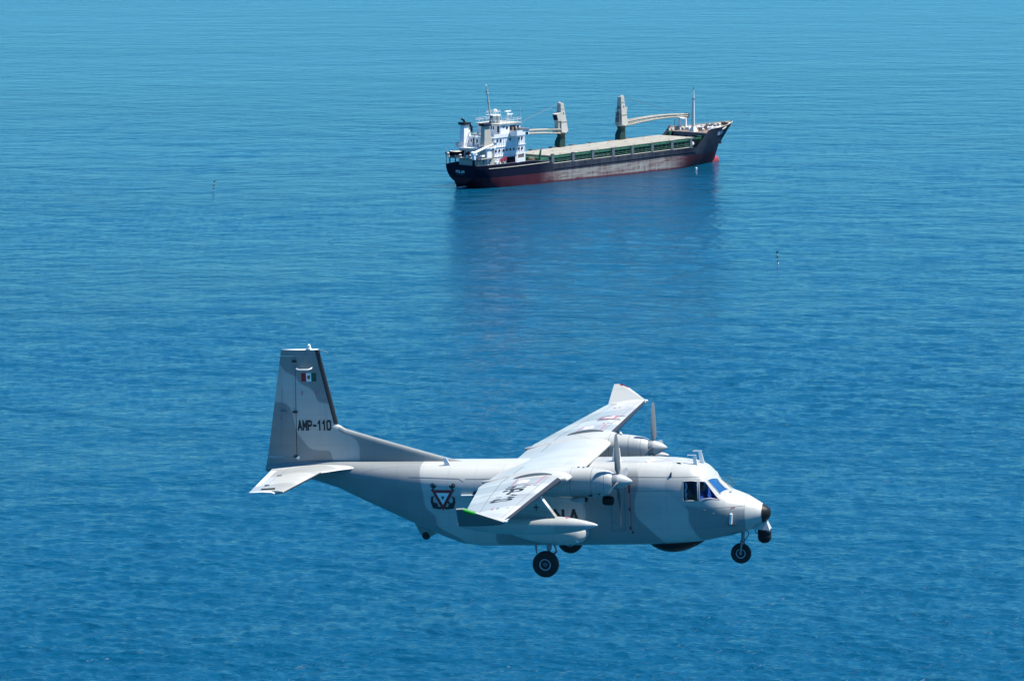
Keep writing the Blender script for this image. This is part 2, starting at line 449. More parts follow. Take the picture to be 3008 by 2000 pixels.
def glass_mat():
    m = bpy.data.materials.new('cockpit_glass'); m.use_nodes = True; t = m.node_tree; N = NT(t)
    t.nodes.remove(t.nodes['Principled BSDF'])
    tr = N.n('ShaderNodeBsdfTransparent'); tr.inputs[0].default_value = (.62, .74, .86, 1)
    gl = N.n('ShaderNodeBsdfGlossy'); gl.inputs['Roughness'].default_value = .03; gl.inputs[0].default_value = (.8, .8, .8, 1)
    fr = N.n('ShaderNodeFresnel'); fr.inputs[0].default_value = 1.30
    mx = N.n('ShaderNodeMixShader')
    N.put(mx.inputs[0], fr.outputs[0]); N.put(mx.inputs[1], tr.outputs[0]); N.put(mx.inputs[2], gl.outputs[0])
    t.links.new(mx.outputs[0], t.nodes['Material Output'].inputs[0]); return m
M_GLASS = glass_mat()

AIR = thing('patrol_aircraft', 'grey camouflaged twin propeller patrol aircraft flying low over the sea', 'aircraft', AIR_M)

# ---- fuselage skin, with real openings for the cockpit windows
WIN = {'side': [(-2.385, 32.5), (-1.975, 38.0), (-1.96, 9.0), (-2.385, 6.5)],
       'quarter': [(-1.925, 39.0), (-1.775, 45.5), (-1.365, 31.5), (-1.905, 9.2)],
       'screen': [(-1.715, 54.0), (-1.535, 84.0), (-1.20, 81.5), (-1.365, 47.0)]}
def mirror(p): return [(x, 180 - t) for x, t in p]
def inside(poly, x, y):
    r = False; n = len(poly)
    for i in range(n):
        (x0, y0), (x1, y1) = poly[i], poly[i - 1]
        if (y0 > y) != (y1 > y) and x < (x1 - x0) * (y - y0) / (y1 - y0) + x0: r = not r
    return r
def build_fuselage():
    xs = np.concatenate([-np.geomspace(.004, .3, 16), np.arange(-.36, -1.1, -.06), np.arange(-1.12, -2.46, -.02), np.arange(-2.5, -15.3, -.1), [-15.3, -15.38]])
    nt = 288; th = np.linspace(0, 2 * np.pi, nt, endpoint=False)
    G = np.stack([fus_pt(np.full(nt, x), np.where(th > np.pi, th - 2 * np.pi, th)) for x in xs])
    polys = [p for q in WIN.values() for p in (q, mirror(q))]
    mb = MB(); mb.v = [tuple(p) for p in G.reshape(-1, 3)]
    deg = np.degrees(th)
    for i in range(len(xs) - 1):
        xm = (xs[i] + xs[i + 1]) / 2
        for j in range(nt):
            k = (j + 1) % nt
            if -2.45 < xm < -1.1:
                t = deg[j] + 180 / nt
                if t < 180 and any(inside(p, xm, t) for p in polys): continue
            mb.f.append((i * nt + j, i * nt + k, (i + 1) * nt + k, (i + 1) * nt + j))
    mb.f.append(tuple(range(nt))[::-1]); o = (len(xs) - 1) * nt; mb.f.append(tuple(range(o, o + nt)))
    me = put('fuselage', mb, M_FUS, AIR, smooth=40)
    for key, poly in WIN.items():
        for p in (poly, mirror(poly)):
            g = np.linspace(0, 1, 9); G = []
            for a in g:
                row = []
                for b in g:
                    q = (1 - a) * (1 - b) * np.array(p[0]) + a * (1 - b) * np.array(p[1]) + a * b * np.array(p[2]) + (1 - a) * b * np.array(p[3])
                    row.append(fus_pt(q[0], R(q[1])))
                G.append(row)
            w = put('windscreen_pane' if key == 'screen' else 'cockpit_window', MB().grid(np.array(G)), M_GLASS, me, smooth=60)
            path = []
            for a, b in zip(p, p[1:] + p[:1]):
                for f in np.linspace(0, 1, 9)[:-1]: path.append(tuple(fus_pt(a[0] + (b[0] - a[0]) * f, R(a[1] + (b[1] - a[1]) * f))))
            path.append(path[0]); path.append(path[1])
            put('window_frame', MB().tube(path, .014, 6, False), M_FRAME if key == 'quarter' else M_FRAMEG, me, smooth=60)
    return me
FUSE = build_fuselage()

def side_y(x, z):
    """outer starboard skin at x, z"""
    zb, zt, w, nu, nl, zc = [float(q) for q in fus_par(x)]
    n, h = (nu, zt - zc) if z >= zc else (nl, zc - zb)
    return -w * (1 - min(1, abs((z - zc) / h)) ** n) ** (1 / n)
def on_side(x, z, lift=.006): return (x, side_y(x, z) - lift, z)
def roof_z(x, y):
    zb, zt, w, nu, nl, zc = [float(q) for q in fus_par(x)]
    return zc + (zt - zc) * (1 - min(1, abs(y / w)) ** nu) ** (1 / nu)

# nose: black radome tip, joint ring
G = [[tuple(fus_pt(x, t) + np.array((.006, 0, 0))) for t in np.linspace(0, 2 * np.pi, 40, endpoint=False)] for x in -np.geomspace(.004, .235, 10)]
G = [[(p[0], p[1] * 1.02, .01 + (p[2] - .01) * 1.02) for p in r] for r in G]
put('radar_nose_cap', MB().grid(np.array(G), closed=True, caps=True), M_BLACK, AIR, smooth=50)
def ring(x, lift=.003, w=.008, a0=0, a1=360):
    t = np.radians(np.linspace(a0, a1, 61)); c = np.array((0, 0, .3))
    G = []
    for dx in (-w, w):
        p = np.array([fus_pt(x + dx, q if q <= math.pi else q - 2 * math.pi) for q in t]); d = p - c * 1.0; d[:, 0] = 0
        d /= np.linalg.norm(d, axis=1)[:, None]; G.append(p + d * lift)
    return np.array(G)
seam = MB()
seam.grid(ring(-.69, w=.006)); 
def side_line(pts, w=.008):
    for (xa, za), (xb, zb) in zip(pts[:-1], pts[1:]):
        n = max(2, int(math.hypot(xb - xa, zb - za) / .12)); d = np.array((xb - xa, zb - za)); d /= np.hypot(*d); q = np.array((-d[1], d[0])) * w
        G = []
        for s in (-1, 1):
            G.append([on_side(xa + (xb - xa) * f + q[0] * s, za + (zb - za) * f + q[1] * s, .004) for f in np.linspace(0, 1, n)])
        seam.grid(np.array(G))
side_line([(-10.66, 1.24), (-9.1, 1.21), (-8.95, 1.12)], .010); side_line([(-8.9, 1.2), (-7.6, 1.21)], .008); side_line([(-4.1, 1.27), (-1.9, 1.235)], .008); side_line([(-4.0, .87), (-2.45, .87)], .006)
side_line([(-4.5, .98), (-4.5, -.30), (-4.1, -.30), (-4.1, .98), (-4.5, .98)], .010); side_line([(-1.6, .35), (-.72, .33)], .006)
put_split('panel_seam', seam, M_SEAM, FUSE, fixn=False)

# ---- cockpit inside
mb = MB(); mb.box(-2.75, -2.72, -.95, .95, -.6, 1.38); mb.box(-2.72, -1.45, -.62, .62, -.42, -.36); mb.box(-1.36, -1.24, -.5, .5, .05, .50)
put('cockpit_interior', mb, M_INT, FUSE)
mb = MB()
for y in (-.46, .46):
    mb.box(-2.15, -1.68, y - .22, y + .22, -.10, .06); mb.hexa([(-2.30, y - .2, .06), (-2.14, y - .2, .06), (-2.14, y + .2, .06), (-2.30, y + .2, .06)], [(-2.42, y - .18, .78), (-2.32, y - .18, .78), (-2.32, y + .18, .78), (-2.42, y + .18, .78)])
put('window_curtain', MB().grid(np.array([[(-2.37 + .02 * k % .04 + .06 * f, -.90 + .03 * (k % 2), .52 + .6 * k / 8 * 1.0) for f in (0, 1)] for k in range(9)])), M_WHITE, FUSE)
put_split('crew_seat', mb, mat('seat_fabric', (.03, .05, .11), .8), FUSE)

# ---- markings on the side
def crest(cx, cz, k, surf, parent, red=None):
    """inverted red triangle with a white one and a small green one inside, over two crossed anchors"""
    P = lambda u, v: (cx + u * k, cz + v * k)
    def arc(cu, cv, r, a0, a1, n=10): return [(cu + r * math.cos(R(a0 + (a1 - a0) * i / n)), cv + r * math.sin(R(a0 + (a1 - a0) * i / n))) for i in range(n + 1)]
    an = []
    def stroke(pts, w):
        for a, b in zip(pts[:-1], pts[1:]):
            a, b = np.array(a, float), np.array(b, float); d = b - a; d /= np.hypot(*d); n = np.array((-d[1], d[0])) * w / 2; e = d * w * .3
            an.append([P(*(a - e - n)), P(*(b + e - n)), P(*(b + e + n)), P(*(a - e + n))])
    for s in (-1, 1):
        stroke([(s * .93, 1.15), (s * -.75, -.52)], .17)                                   # shank
        stroke(arc(s * .93, 1.16, .15, 0, 360, 14), .09)                                   # ring
        stroke([(s * .62, 1.13), (s * 1.0, .74)], .14)                                     # stock
        stroke([(s * -.98, .12), (s * -1.02, -.25), (s * -.86, -.70), (s * -.30, -.78), (s * .02, -.60)], .20)   # arms
        an.append([P(s * -1.06, .18), P(s * -.78, .30), P(s * -.92, .02)]); an.append([P(s * -.92, -.80), P(s * -.52, -.40), P(s * -.40, -.72)])
        an.append([P(s * -1.0, -.1), P(s * -.88, -.78), P(s * -.55, -.50)])
    decal('crest_anchors', an, surf, M_GREY if red else M_INK, parent, .002)
    def tri(w, top, bot, m, lift, nm):
        q = []; n = 6
        for i in range(n):
            v0, v1 = top + (bot - top) * i / n, top + (bot - top) * (i + 1) / n; w0, w1 = w * (1 - i / n), w * (1 - (i + 1) / n)
            q.append([P(-w0, v0), P(w0, v0), P(w1, v1), P(-w1, v1)] if w1 > 1e-6 else [P(-w0, v0), P(w0, v0), P(0, v1)])
        me = MB()
        for e in q: me.add([surf(p[0], p[1], lift) for p in e], [tuple(range(len(e)))])
        put(nm, me, m, parent, fixn=False)
    tri(1.02, .80, -1.0, red or M_RED, .010, 'crest_triangle'); tri(.60, .55, -.47, M_WHITE, .013, 'crest_triangle'); tri(.16, .26, -.08, M_FGREEN, .016, 'crest_triangle')
crest(-9.58, .615, .345, lambda x, z, l=0: on_side(x, z, .006 + l), FUSE)
q, L = ribbons('MARINA', .33, .072, .52)
L6 = 2.42; sc = L6 / L
decal('lettering', [[(-7.93 + p[0] * sc, -.03 + p[1]) for p in k] for k in q], lambda x, z, l=0: on_side(x, z, .007 + l), M_INK, FUSE)
put('round_window', MB().lathe([(-.02, .17), (.01, .165), (.035, .10), (.04, .01)], (-8.50, side_y(-8.5, .72) - .0, .72), 'y', 20), M_BLACK, FUSE, smooth=50)
# propeller warning stripe with small white characters
st = [[(-3.985, 1.13 - .1 * i), (-3.925, 1.13 - .1 * i), (-3.925, 1.03 - .1 * i), (-3.985, 1.03 - .1 * i)] for i in range(14)]
decal('warning_stripe', st, lambda x, z, l=0: on_side(x, z, .006), M_RED, FUSE)
wt = []
for i in range(21):
    z = .80 - i * .047
    if i in (9, 10): continue
    wt.append([(-3.975, z), (-3.937, z - .004), (-3.937, z - .014), (-3.975, z - .012)]); wt.append([(-3.975, z), (-3.966, z), (-3.966, z - .028), (-3.975, z - .028)])
decal('warning_lettering', wt, lambda x, z, l=0: on_side(x, z, .010 + l), M_WHITE, FUSE)
put('stripe_stud', MB().lathe([(0, .03), (.03, .028), (.04, .01)], on_side(-3.89, -.34, .04), 'y', 10), M_INK, FUSE, smooth=40)
# foot step and scoop near the nose, small vents
p = on_side(-1.06, .0, .0)
mb = MB().hexa([(-1.09, p[1] - .09, -.15), (-1.02, p[1] - .09, -.15), (-1.02, p[1] + .06, -.15), (-1.09, p[1] + .06, -.15)], [(-1.06, p[1] - .08, .15), (-1.0, p[1] - .08, .15), (-1.0, p[1] + .06, .15), (-1.06, p[1] + .06, .15)])
put('air_scoop', mb, M_WHITE, FUSE); put('step_plate', MB().box(-1.13, -.91, p[1] - .05, p[1] + .06, -.175, -.155), M_INK, FUSE)
mb = MB()
for x, z in ((-1.52, .18), (-1.78, .29)): c = on_side(x, z, 0); mb.box(x - .035, x + .03, c[1] - .02, c[1] + .03, z - .012, z + .012)
put_split('small_vent', mb, M_GREY, FUSE)
mb = MB()
for dx in (0, .06): mb.tube([on_side(-1.04 + dx, .30, .008), on_side(-1.0 + dx, .33, .008)], .012, 5)
put_split('stencil_mark', mb, M_RED, FUSE)
mb = MB().tube([on_side(-9.0, .74, .03), on_side(-7.5, .77, .03)], .022, 6)
put('grab_rail', mb, M_WHITE, FUSE)
# wipers on the screen
mb = MB().tube([(-1.10, -.16, .76), (-1.28, -.10, .92), (-1.42, -.12, 1.06)], .012, 5).tube([(-1.04, .2, .78), (-1.2, .22, .98), (-1.34, .2, 1.10)], .012, 5).tube([(-1.17, -.28, .69), (-1.10, -.33, .69), (-1.09, -.31, .72)], .010, 5)
put_split('wiper', mb, M_INK, FUSE)

# ---- roof: blade antennas, lamps, wire
def blade(x0, x1, x2, x3, z0, z1, y, t=.03, tip=False):
    mb = MB().hexa([(x0, y - t, z0), (x1, y - t, z0), (x1, y + t, z0), (x0, y + t, z0)], [(x2, y - t * .5, z1), (x3, y - t * .5, z1), (x3, y + t * .5, z1), (x2, y + t * .5, z1)])
    if tip: mb.box(x2 - .16, x3 + .01, y - t * .7, y + t * .7, z1, z1 + .03)
    return put('blade_antenna', mb, M_WHITE, FUSE)
blade(-4.60, -4.34, -4.54, -4.36, roof_z(-4.5, -.3) - .02, 1.99, -.30, .035)
put('antenna_foot', MB().hexa([(-4.50, -.40, 1.58), (-4.28, -.40, 1.58), (-4.28, -.22, 1.60), (-4.50, -.22, 1.60)], [(-4.42, -.34, 1.66), (-4.33, -.34, 1.64), (-4.33, -.27, 1.64), (-4.42, -.27, 1.66)]), M_WHITE, FUSE)
blade(-2.17, -2.05, -2.19, -2.10, 1.46, 1.76, -.32, .025, True); blade(-2.06, -1.93, -2.10, -2.01, 1.48, 1.81, .10, .025, True)
blade(-9.62, -9.42, -9.68, -9.58, 1.48, 1.75, -.50, .03)
mb = MB()
for x, y in ((-3.5, -.42), (-3.42, -.2)): mb.lathe([(0, .09), (.03, .075), (.05, .03)], (x, y, roof_z(x, y) - .01), 'z', 14)
put_split('roof_lamp', mb, M_WHITE, FUSE, smooth=40)
put('wire_insulator', MB().hexa([(-2.68, -.50, 1.53), (-2.48, -.50, 1.50), (-2.48, -.40, 1.54), (-2.68, -.40, 1.56)], [(-2.60, -.47, 1.59), (-2.56, -.47, 1.59), (-2.56, -.44, 1.59), (-2.60, -.44, 1.59)]), M_INK, FUSE)
wire = [(-13.22, 0, 4.86)] + [(-13.22 + f * 10.62, -.46 * f, 4.86 - 3.28 * f - .16 * math.sin(math.pi * f)) for f in np.linspace(.05, 1, 20)]
put('antenna_wire', MB().tube(wire, .002, 4), M_INK, FUSE)

# ---- belly: black radar dome, tail bumper
G = []
for i in range(13):
    f = i / 12; x = -3.72 + 1.80 * f; s = math.sin(math.pi * f) ** .55 if 0 < f < 1 else .02
    sag = .36 * (math.sin(math.pi * f ** .9) ** .8 if 0 < f < 1 else 0)
    G.append([(x, .82 * s * math.cos(t), -.74 - max(0, math.sin(t)) ** .8 * sag - .02 + (.1 if math.sin(t) < 0 else 0)) for t in np.linspace(0, 2 * np.pi, 28, endpoint=False)])
put('belly_radome', MB().grid(np.array(G), True, True), M_BLACK, AIR, smooth=50)
put('tail_bumper', MB().hexa([(-10.52, -.34, -.62), (-10.24, -.34, -.68), (-10.24, -.22, -.68), (-10.52, -.22, -.62)], [(-10.75, -.36, -.12), (-9.9, -.36, -.50), (-9.9, -.20, -.50), (-10.75, -.20, -.12)]), M_FUS, AIR)
put('bumper_wheel', MB().lathe([(-.07, .03), (-.06, .11), (-.02, .13), (.02, .13), (.06, .11), (.07, .03)], (-10.37, -.30, -.64), 'y', 18), M_TYRE, AIR, smooth=40)

# ---- wing
WST = [ # |y|, LE x, LE z, TE x, TE z, thickness ratio
 (0, -5.14, 1.66, -7.80, 1.41, .135), (1.3, -5.15, 1.65, -7.82, 1.41, .14), (2.6, -5.18, 1.645, -7.84, 1.42, .14), (3.30, -5.20, 1.66, -7.85, 1.425, .14), (3.60, -5.22, 1.67, -7.83, 1.43, .14), (3.66, -5.36, 1.69, -7.80, 1.434, .135),
 (6.5, -5.44, 1.71, -7.33, 1.53, .125), (9.4, -5.51, 1.73, -6.83, 1.625, .11), (9.58, -5.53, 1.73, -6.80, 1.63, .10)]
_W = np.array(WST)
def wpar(y): return [float(np.interp(abs(y), _W[:, 0], _W[:, i])) for i in range(1, 6)]
def foil(t): return 5 * (.2969 * math.sqrt(t) - .1260 * t - .3516 * t * t + .2843 * t ** 3 - .1030 * t ** 4)
def wing_pt(y, t, up=True, lift=0.0):
    lx, lz, tx, tz, th = wpar(y); c = math.hypot(tx - lx, tz - lz)
    z = lz + (tz - lz) * t + c * (.012 * 4 * t * (1 - t) + (1 if up else -1) * th * foil(t)) + (lift if up else -lift)
    return (lx + (tx - lx) * t, y, z)
def wing_top(x, y, lift=0.0):
    lx, lz, tx, tz, th = wpar(y); t = min(.995, max(.001, (x - lx) / (tx - lx)))
    p = wing_pt(y, t, True, .006 + lift); return (x, y, p[2])
TT = np.concatenate([[0], (1 - np.cos(np.linspace(.12, np.pi, 22))) / 2])
ys = sorted({s * y for s in (-1, 1) for y in list(_W[:, 0]) + [2, 4.4, 5.4, 7.5, 8.5]})
G = [[wing_pt(y, t) for t in TT] + [wing_pt(y, t, False) for t in TT[-2:0:-1]] for y in ys]
WING = put('wing', MB().grid(np.array(G), True, True), M_WING, AIR, smooth=35)
for s in (-1, 1):
    # black leading-edge boot
    yy = np.linspace(3.70, 9.50, 14); G = []
    for y in yy: G.append([wing_pt(s * y, t, True, .004) for t in (.040, .022, .010, .003)] + [(wing_pt(s * y, 0)[0] + .006, s * y, wing_pt(s * y, 0)[2])] + [wing_pt(s * y, t, False, .004) for t in (.003, .012, .03, .06, .10)])
    put('deicing_boot', MB().grid(np.array(G)), M_BOOT, WING, smooth=60)
    # dark rib in place of the shadow cast by the nacelle fairing's step
    G = [[wing_pt(s * 3.47, t, True, -.02) for t in np.linspace(.17, .60, 12)], [wing_pt(s * 3.47, t, True, .075 * math.sin(math.pi * (t - .16) / .45) ** .5) for t in np.linspace(.17, .60, 12)]]
    G2 = [[(p[0], p[1] + s * .05, p[2]) for p in r] for r in G[::-1]]
    put('step_shadow_rib', MB().grid(np.array(G + G2), True), M_GREY, WING)
    # hinge lines of flap and aileron, aileron tab
    mb = MB()
    def wline(y0, y1, t0, t1, w=.010):
        n = 16; G = []
        for d in (-w, w): G.append([wing_pt(s * (y0 + (y1 - y0) * f), t0 + (t1 - t0) * f + (d / 2.2 if abs(y1 - y0) > abs(t1 - t0) * 2 else 0), True, .005) if abs(y1 - y0) > abs(t1 - t0) * 2 else wing_pt(s * (y0 + d), t0 + (t1 - t0) * f, True, .005) for f in np.linspace(0, 1, n)])
        mb.grid(np.array(G))
    wline(1.15, 5.6, .72, .72); wline(5.6, 9.3, .73, .70); wline(5.6, 5.62, .73, .99); wline(6.3, 6.32, .10, .70, .006); wline(3.52, 3.53, .60, .98, .008); wline(9.30, 9.31, .7, .99); wline(3.7, 9.4, .14, .13, .006)
    put_split('panel_seam', mb, M_SEAM, WING, fixn=False)
    put('tab_rod', MB().tube([wing_top(-6.35, s * 8.9, .03), wing_top(-6.62, s * 8.95, .04)], .02, 6), M_WHITE, WING)
    # walkway border and access panel
    def quad_strip(pts, w):
        out = []
        for (xa, ya), (xb, yb) in zip(pts[:-1], pts[1:]):
            d = np.array((xb - xa, yb - ya)); L = np.hypot(*d); d /= L; n = np.array((-d[1], d[0])) * w / 2; k = max(1, int(L / .12))
            for i in range(k):
                a = np.array((xa, ya)) + d * L * i / k; b = np.array((xa, ya)) + d * L * (i + 1) / k; out.append([a - n, b - n, b + n, a + n])
        return out
    decal('walkway_line', quad_strip([(-6.62, s * 3.62), (-6.55, s * 4.71)], .032) + quad_strip([(-5.80, s * 3.62), (-5.83, s * 4.72)], .036) + quad_strip([(-6.55, s * 4.73), (-5.83, s * 4.74)], .025), lambda x, y, l=0: wing_top(x, y, l), M_PINK, WING)
    decal('access_panel', [[(-6.45 + .1 * i, s * 4.12), (-6.35 + .1 * i, s * 4.12), (-6.35 + .1 * i, s * 4.5), (-6.45 + .1 * i, s * 4.5)] for i in range(3)], lambda x, y, l=0: wing_top(x, y, .001), M_WHITE, WING)
    decal('fuel_mark', [[(-5.99, s * 4.93), (-5.92, s * 4.93), (-5.92, s * 5.03), (-5.99, s * 5.03)], [(-6.30, s * 8.0), (-6.22, s * 8.0), (-6.22, s * 8.14), (-6.30, s * 8.14)]], lambda x, y, l=0: wing_top(x, y, l + .003), M_PINK, WING)
    decal('stencil_mark', [[(-5.86, s * 4.93), (-5.78, s * 4.93), (-5.78, s * 5.03), (-5.86, s * 5.03)], [(-5.82, s * 4.96), (-5.70, s * 5.0), (-5.70, s * 5.04), (-5.82, s * 5.0)], [(-6.14, s * 8.0), (-6.07, s * 8.0), (-6.07, s * 8.14), (-6.14, s * 8.14)], [(-5.88, s * 8.03), (-5.78, s * 8.06), (-5.78, s * 8.1), (-5.88, s * 8.07)]], lambda x, y, l=0: wing_top(x, y, l), M_GREY, WING)
    # upturned wing tip with its navigation lamp
    prof = [(-5.53, 9.58, 1.74), (-6.19, 10.07, 2.09), (-6.51, 10.15, 2.21), (-6.70, 10.14, 2.20), (-6.80, 9.58, 1.64)]
    bot = [wing_pt(9.58, t, False, -.004) for t in (.95, .75, .5, .3, .12, .03)]
    poly = prof + [(p[0], 9.58, p[2]) for p in bot]
    n1 = np.array((0, .66, -.75)) * .035
    poly = [(p[0], s * p[1], p[2]) for p in poly]; d = (n1[0], s * n1[1], n1[2])
    WL = put('winglet', MB().prism(poly, d), M_WING, AIR)
    put('camo_shade_skin', MB().prism([(p[0], p[1] + d[1] * 1.06, p[2] + d[2] * 1.06) for p in poly], (0, d[1] * .08, d[2] * .08)), M_WSKIN, WL)  # added thin plate carrying dark camouflage and painted shade
    lamp = [(-6.19, 10.07, 2.09), (-6.51, 10.15, 2.21), (-6.43, 10.05, 2.06), (-6.34, 10.02, 2.05)]
    lamp = [(p[0], s * (p[1] - .012), p[2] + .012) for p in lamp]
    put('navigation_lamp', MB().prism(lamp, (0, s * .055, -.058)), M_LENSG if s < 0 else M_LENSR, WL)
    put('tip_cap', MB().lathe([(0, .045), (.05, .04), (.085, .015)], (-5.56, s * 9.57, 1.735), 'x', 10), M_WHITE, WL, smooth=40)

# registration on the starboard wing, crest on the port wing
q, L = ribbons('AMP-110', .50, .105, .24)
sc = 2.16 / L
# letters read from the nose side: line runs outwards along the wing, tops forward
decal('registration', [[(-6.56 + p[1] * 1.02, -(4.86 + p[0] * sc)) for p in k] for k in q], lambda x, y, l=0: wing_top(x, y, l), M_INK, WING)
crest(6.0, -6.05, .36, lambda u, v, l=0: wing_top(v, u, l), WING, M_PINK)

# ---- nacelles, propellers
NAC = [ # x, z top, z bottom, half width
 (-4.08, 1.70, 1.15, .27), (-4.16, 1.75, 1.08, .31), (-4.35, 1.80, 1.03, .36), (-4.7, 1.855, 1.00, .40), (-5.2, 1.875, 1.0, .43), (-5.8, 1.86, 1.02, .43), (-6.4, 1.80, 1.08, .38), (-7.0, 1.68, 1.18, .28), (-7.6, 1.54, 1.30, .14), (-7.95, 1.46, 1.40, .03)]
def build_nacelle(s):
    xs = np.concatenate([np.linspace(-4.08, -4.4, 7), np.linspace(-4.5, -7.95, 24)]); A = np.array(NAC)[::-1]; cy = s * 2.65
    G = []
    for x in xs:
        zt, zb, w = [np.interp(x, A[:, 0], A[:, i]) for i in (1, 2, 3)]; zc = (zt + zb) / 2; h = (zt - zb) / 2
        G.append([(x, cy + w * np.sign(math.cos(t)) * abs(math.cos(t)) ** .85, zc + h * np.sign(math.sin(t)) * abs(math.sin(t)) ** .85) for t in np.linspace(0, 2 * np.pi, 40, endpoint=False)])
    N1 = put('engine_nacelle', MB().grid(np.array(G), True, True), M_POD, AIR, smooth=40)
    mb = MB()
    for x in (-4.30, -4.62, -5.25):
        i = int(np.argmin(abs(xs - x))); a = np.array(G[i]); c = np.array((a[0, 0], cy, a[:, 2].mean())); a = c + (a - c) * 1.008
        r = a[list(range(40)) + [0]]; mb.grid(np.stack([r + (-.007, 0, 0), r + (.007, 0, 0)]))
    put_split('cowl_seam', mb, M_SEAM, N1, fixn=False)
    put('oil_cooler_intake', MB().lathe([(-4.40, .05), (-4.39, .11), (-4.32, .135), (-4.2, .14), (-4.12, .13), (-4.085, .10), (-4.10, .06)], (0, cy - .02, .905), 'x', 24), M_BLACK, N1, smooth=50)
    put('exhaust_fairing', MB().lathe([(-5.30, .03), (-5.15, .09), (-4.92, .10), (-4.86, .07)], (0, cy + s * .22, .965), 'x', 16), M_POD, N1, smooth=50)
    put('exhaust_outlet', MB().lathe([(-4.87, .075), (-4.80, .06), (-4.82, .03)], (0, cy + s * .22, .965), 'x', 14), M_INK, N1, smooth=50)
    put_split('cowl_latch', MB().box(-4.72, -4.62, cy + s * .405 - .02, cy + s * .405 + .02, 1.10, 1.15).box(-4.45, -4.40, cy + s * .36 - .02, cy + s * .36 + .02, 1.14, 1.17).box(-5.1, -5.04, cy - .04, cy, 1.87, 1.89).box(-4.95, -4.9, cy - .05, cy, 1.865, 1.885), M_INK, N1)
    return N1
M_BLADE = mat('propeller_blade', (.17, .18, .185), .4, .1, wear=.3)
M_SPIN = mat('spinner_paint', (.38, .39, .375), .3, coat=.3)
def build_prop(s):
    cy = s * 2.65; hub = (-3.93, cy, 1.46)
    PR = empty('propeller', AIR); PR.location = hub; PR.rotation_euler = (R(4 if s < 0 else -3), 0, 0)
    put('spinner', MB().lathe([(.41, .004), (.40, .025), (.36, .062), (.28, .115), (.18, .165), (.08, .20), (0, .215)], axis='x', n=32), M_SPIN, PR, smooth=50)
    put('spinner_back', MB().lathe([(0, .214), (-.05, .225), (-.14, .23), (-.155, .20)], axis='x', n=32), M_GREY, PR, smooth=40)
    st = [(.16, .035, .035, 78), (.26, .05, .034, 66), (.36, .095, .026, 54), (.55, .10, .018, 42), (.8, .108, .013, 33), (1.05, .10, .010, 27), (1.25, .085, .008, 24), (1.345, .065, .006, 22), (1.375, .03, .004, 22)]
    G = []
    for r, hc, ht, tw in st:
        row = []
        for t in np.linspace(0, 2 * np.pi, 14, endpoint=False):
            u, v = hc * math.cos(t), ht * math.sin(t); a = R(tw)
            row.append((u * math.sin(a) + v * math.cos(a), u * math.cos(a) - v * math.sin(a), r))
        G.append(row)
    b = put('blade', MB().grid(np.array(G), True, True), M_BLADE, PR, smooth=50)
    for k in (1, 2, 3):
        c = b.copy(); COL.objects.link(c); c.parent = PR; c.rotation_euler = (k * math.pi / 2, 0, 0)
for s in (-1, 1): build_nacelle(s); build_prop(s)

# ---- drop tanks on their pylons
for s in (-1, 1):
    cy = s * 5.28
    T = put('drop_tank', MB().lathe([(-3.995, .005), (-4.02, .03), (-4.12, .07), (-4.35, .13), (-4.65, .19), (-5.0, .235), (-5.4, .262), (-5.8, .27), (-6.4, .262), (-6.9, .235), (-7.4, .185), (-7.8, .11), (-8.0, .03)], (0, cy, .735), 'x', 36), M_POD, AIR, smooth=50)
    put('filler_cap', MB().lathe([(0, .075), (.02, .07), (.03, .02)], (-4.86, cy, .93), 'z', 14), M_PINK, T, smooth=40)
    zt = wing_pt(cy, .5, False)[2]
    P = MB().hexa([(-6.95, cy - .11, .96), (-5.17, cy - .11, .98), (-5.17, cy + .11, .98), (-6.95, cy + .11, .96)], [(-6.9, cy - .11, 1.56), (-5.60, cy - .11, 1.58), (-5.60, cy + .11, 1.58), (-6.9, cy + .11, 1.56)])
    P = put('tank_pylon', P, M_POD, AIR)
    yy_ = cy + s * .115
    put('pylon_mark', MB().box(-5.78, -5.62, min(yy_, yy_ - s * .01), max(yy_, yy_ - s * .01), 1.245, 1.275).box(-5.715, -5.685, min(yy_, yy_ - s * .012), max(yy_, yy_ - s * .012), 1.18, 1.34), M_INK, P)
    put('sway_brace', MB().tube([(-6.9, cy - .06, .995), (-5.3, cy - .06, 1.005)], .022, 6), M_INK, P)

# ---- fin, dorsal fillet, rudder
def fin_le(z): return float(np.interp(z, [1.3, 2.62, 4.95], [-12.9, -13.0, -13.50]))
def fin_te(z): return float(np.interp(z, [1.2, 1.37, 1.68, 4.95], [-15.37, -15.38, -15.30, -14.69]))
def hinge(z): return -14.345 + (z - 1.71) * .031
def fin_half(x, z):
    l, t = fin_le(z), fin_te(z); f = min(1, max(0, (x - l) / (t - l))); return (l - t) * .105 * foil(f) + .004
def fin_loft(zs, xa, xb, n=14, rnd=True):
    G = []
    for z in zs:
        l, t = fin_le(z), fin_te(z); a, b = xa(z), xb(z)
        fr = (1 - np.cos(np.linspace(0, np.pi, n))) / 2 if rnd else np.linspace(0, 1, n)
        xs = [a + (b - a) * f for f in fr]
        G.append([(x, -fin_half(x, z), z) for x in xs] + [(x, fin_half(x, z), z) for x in xs[::-1]])
    return MB().grid(np.array(G), True, True)
mb = fin_loft([1.69, 2.2, 2.62, 3.4, 4.2, 4.765], fin_le, lambda z: hinge(z) + .012)
mb2 = fin_loft([4.765, 4.95], fin_le, lambda z: -13.90 + .0 * z); mb.add(mb2.v, mb2.f)
mb2 = fin_loft([1.25, 1.5, 1.69], lambda z: -13.3, fin_te); mb.add(mb2.v, mb2.f)
FIN = put('tail_fin', mb, M_FIN, AIR, smooth=35)
mb = fin_loft([1.71, 2.5, 3.5, 4.2, 4.765], lambda z: hinge(z) - .012, fin_te, 10, False)
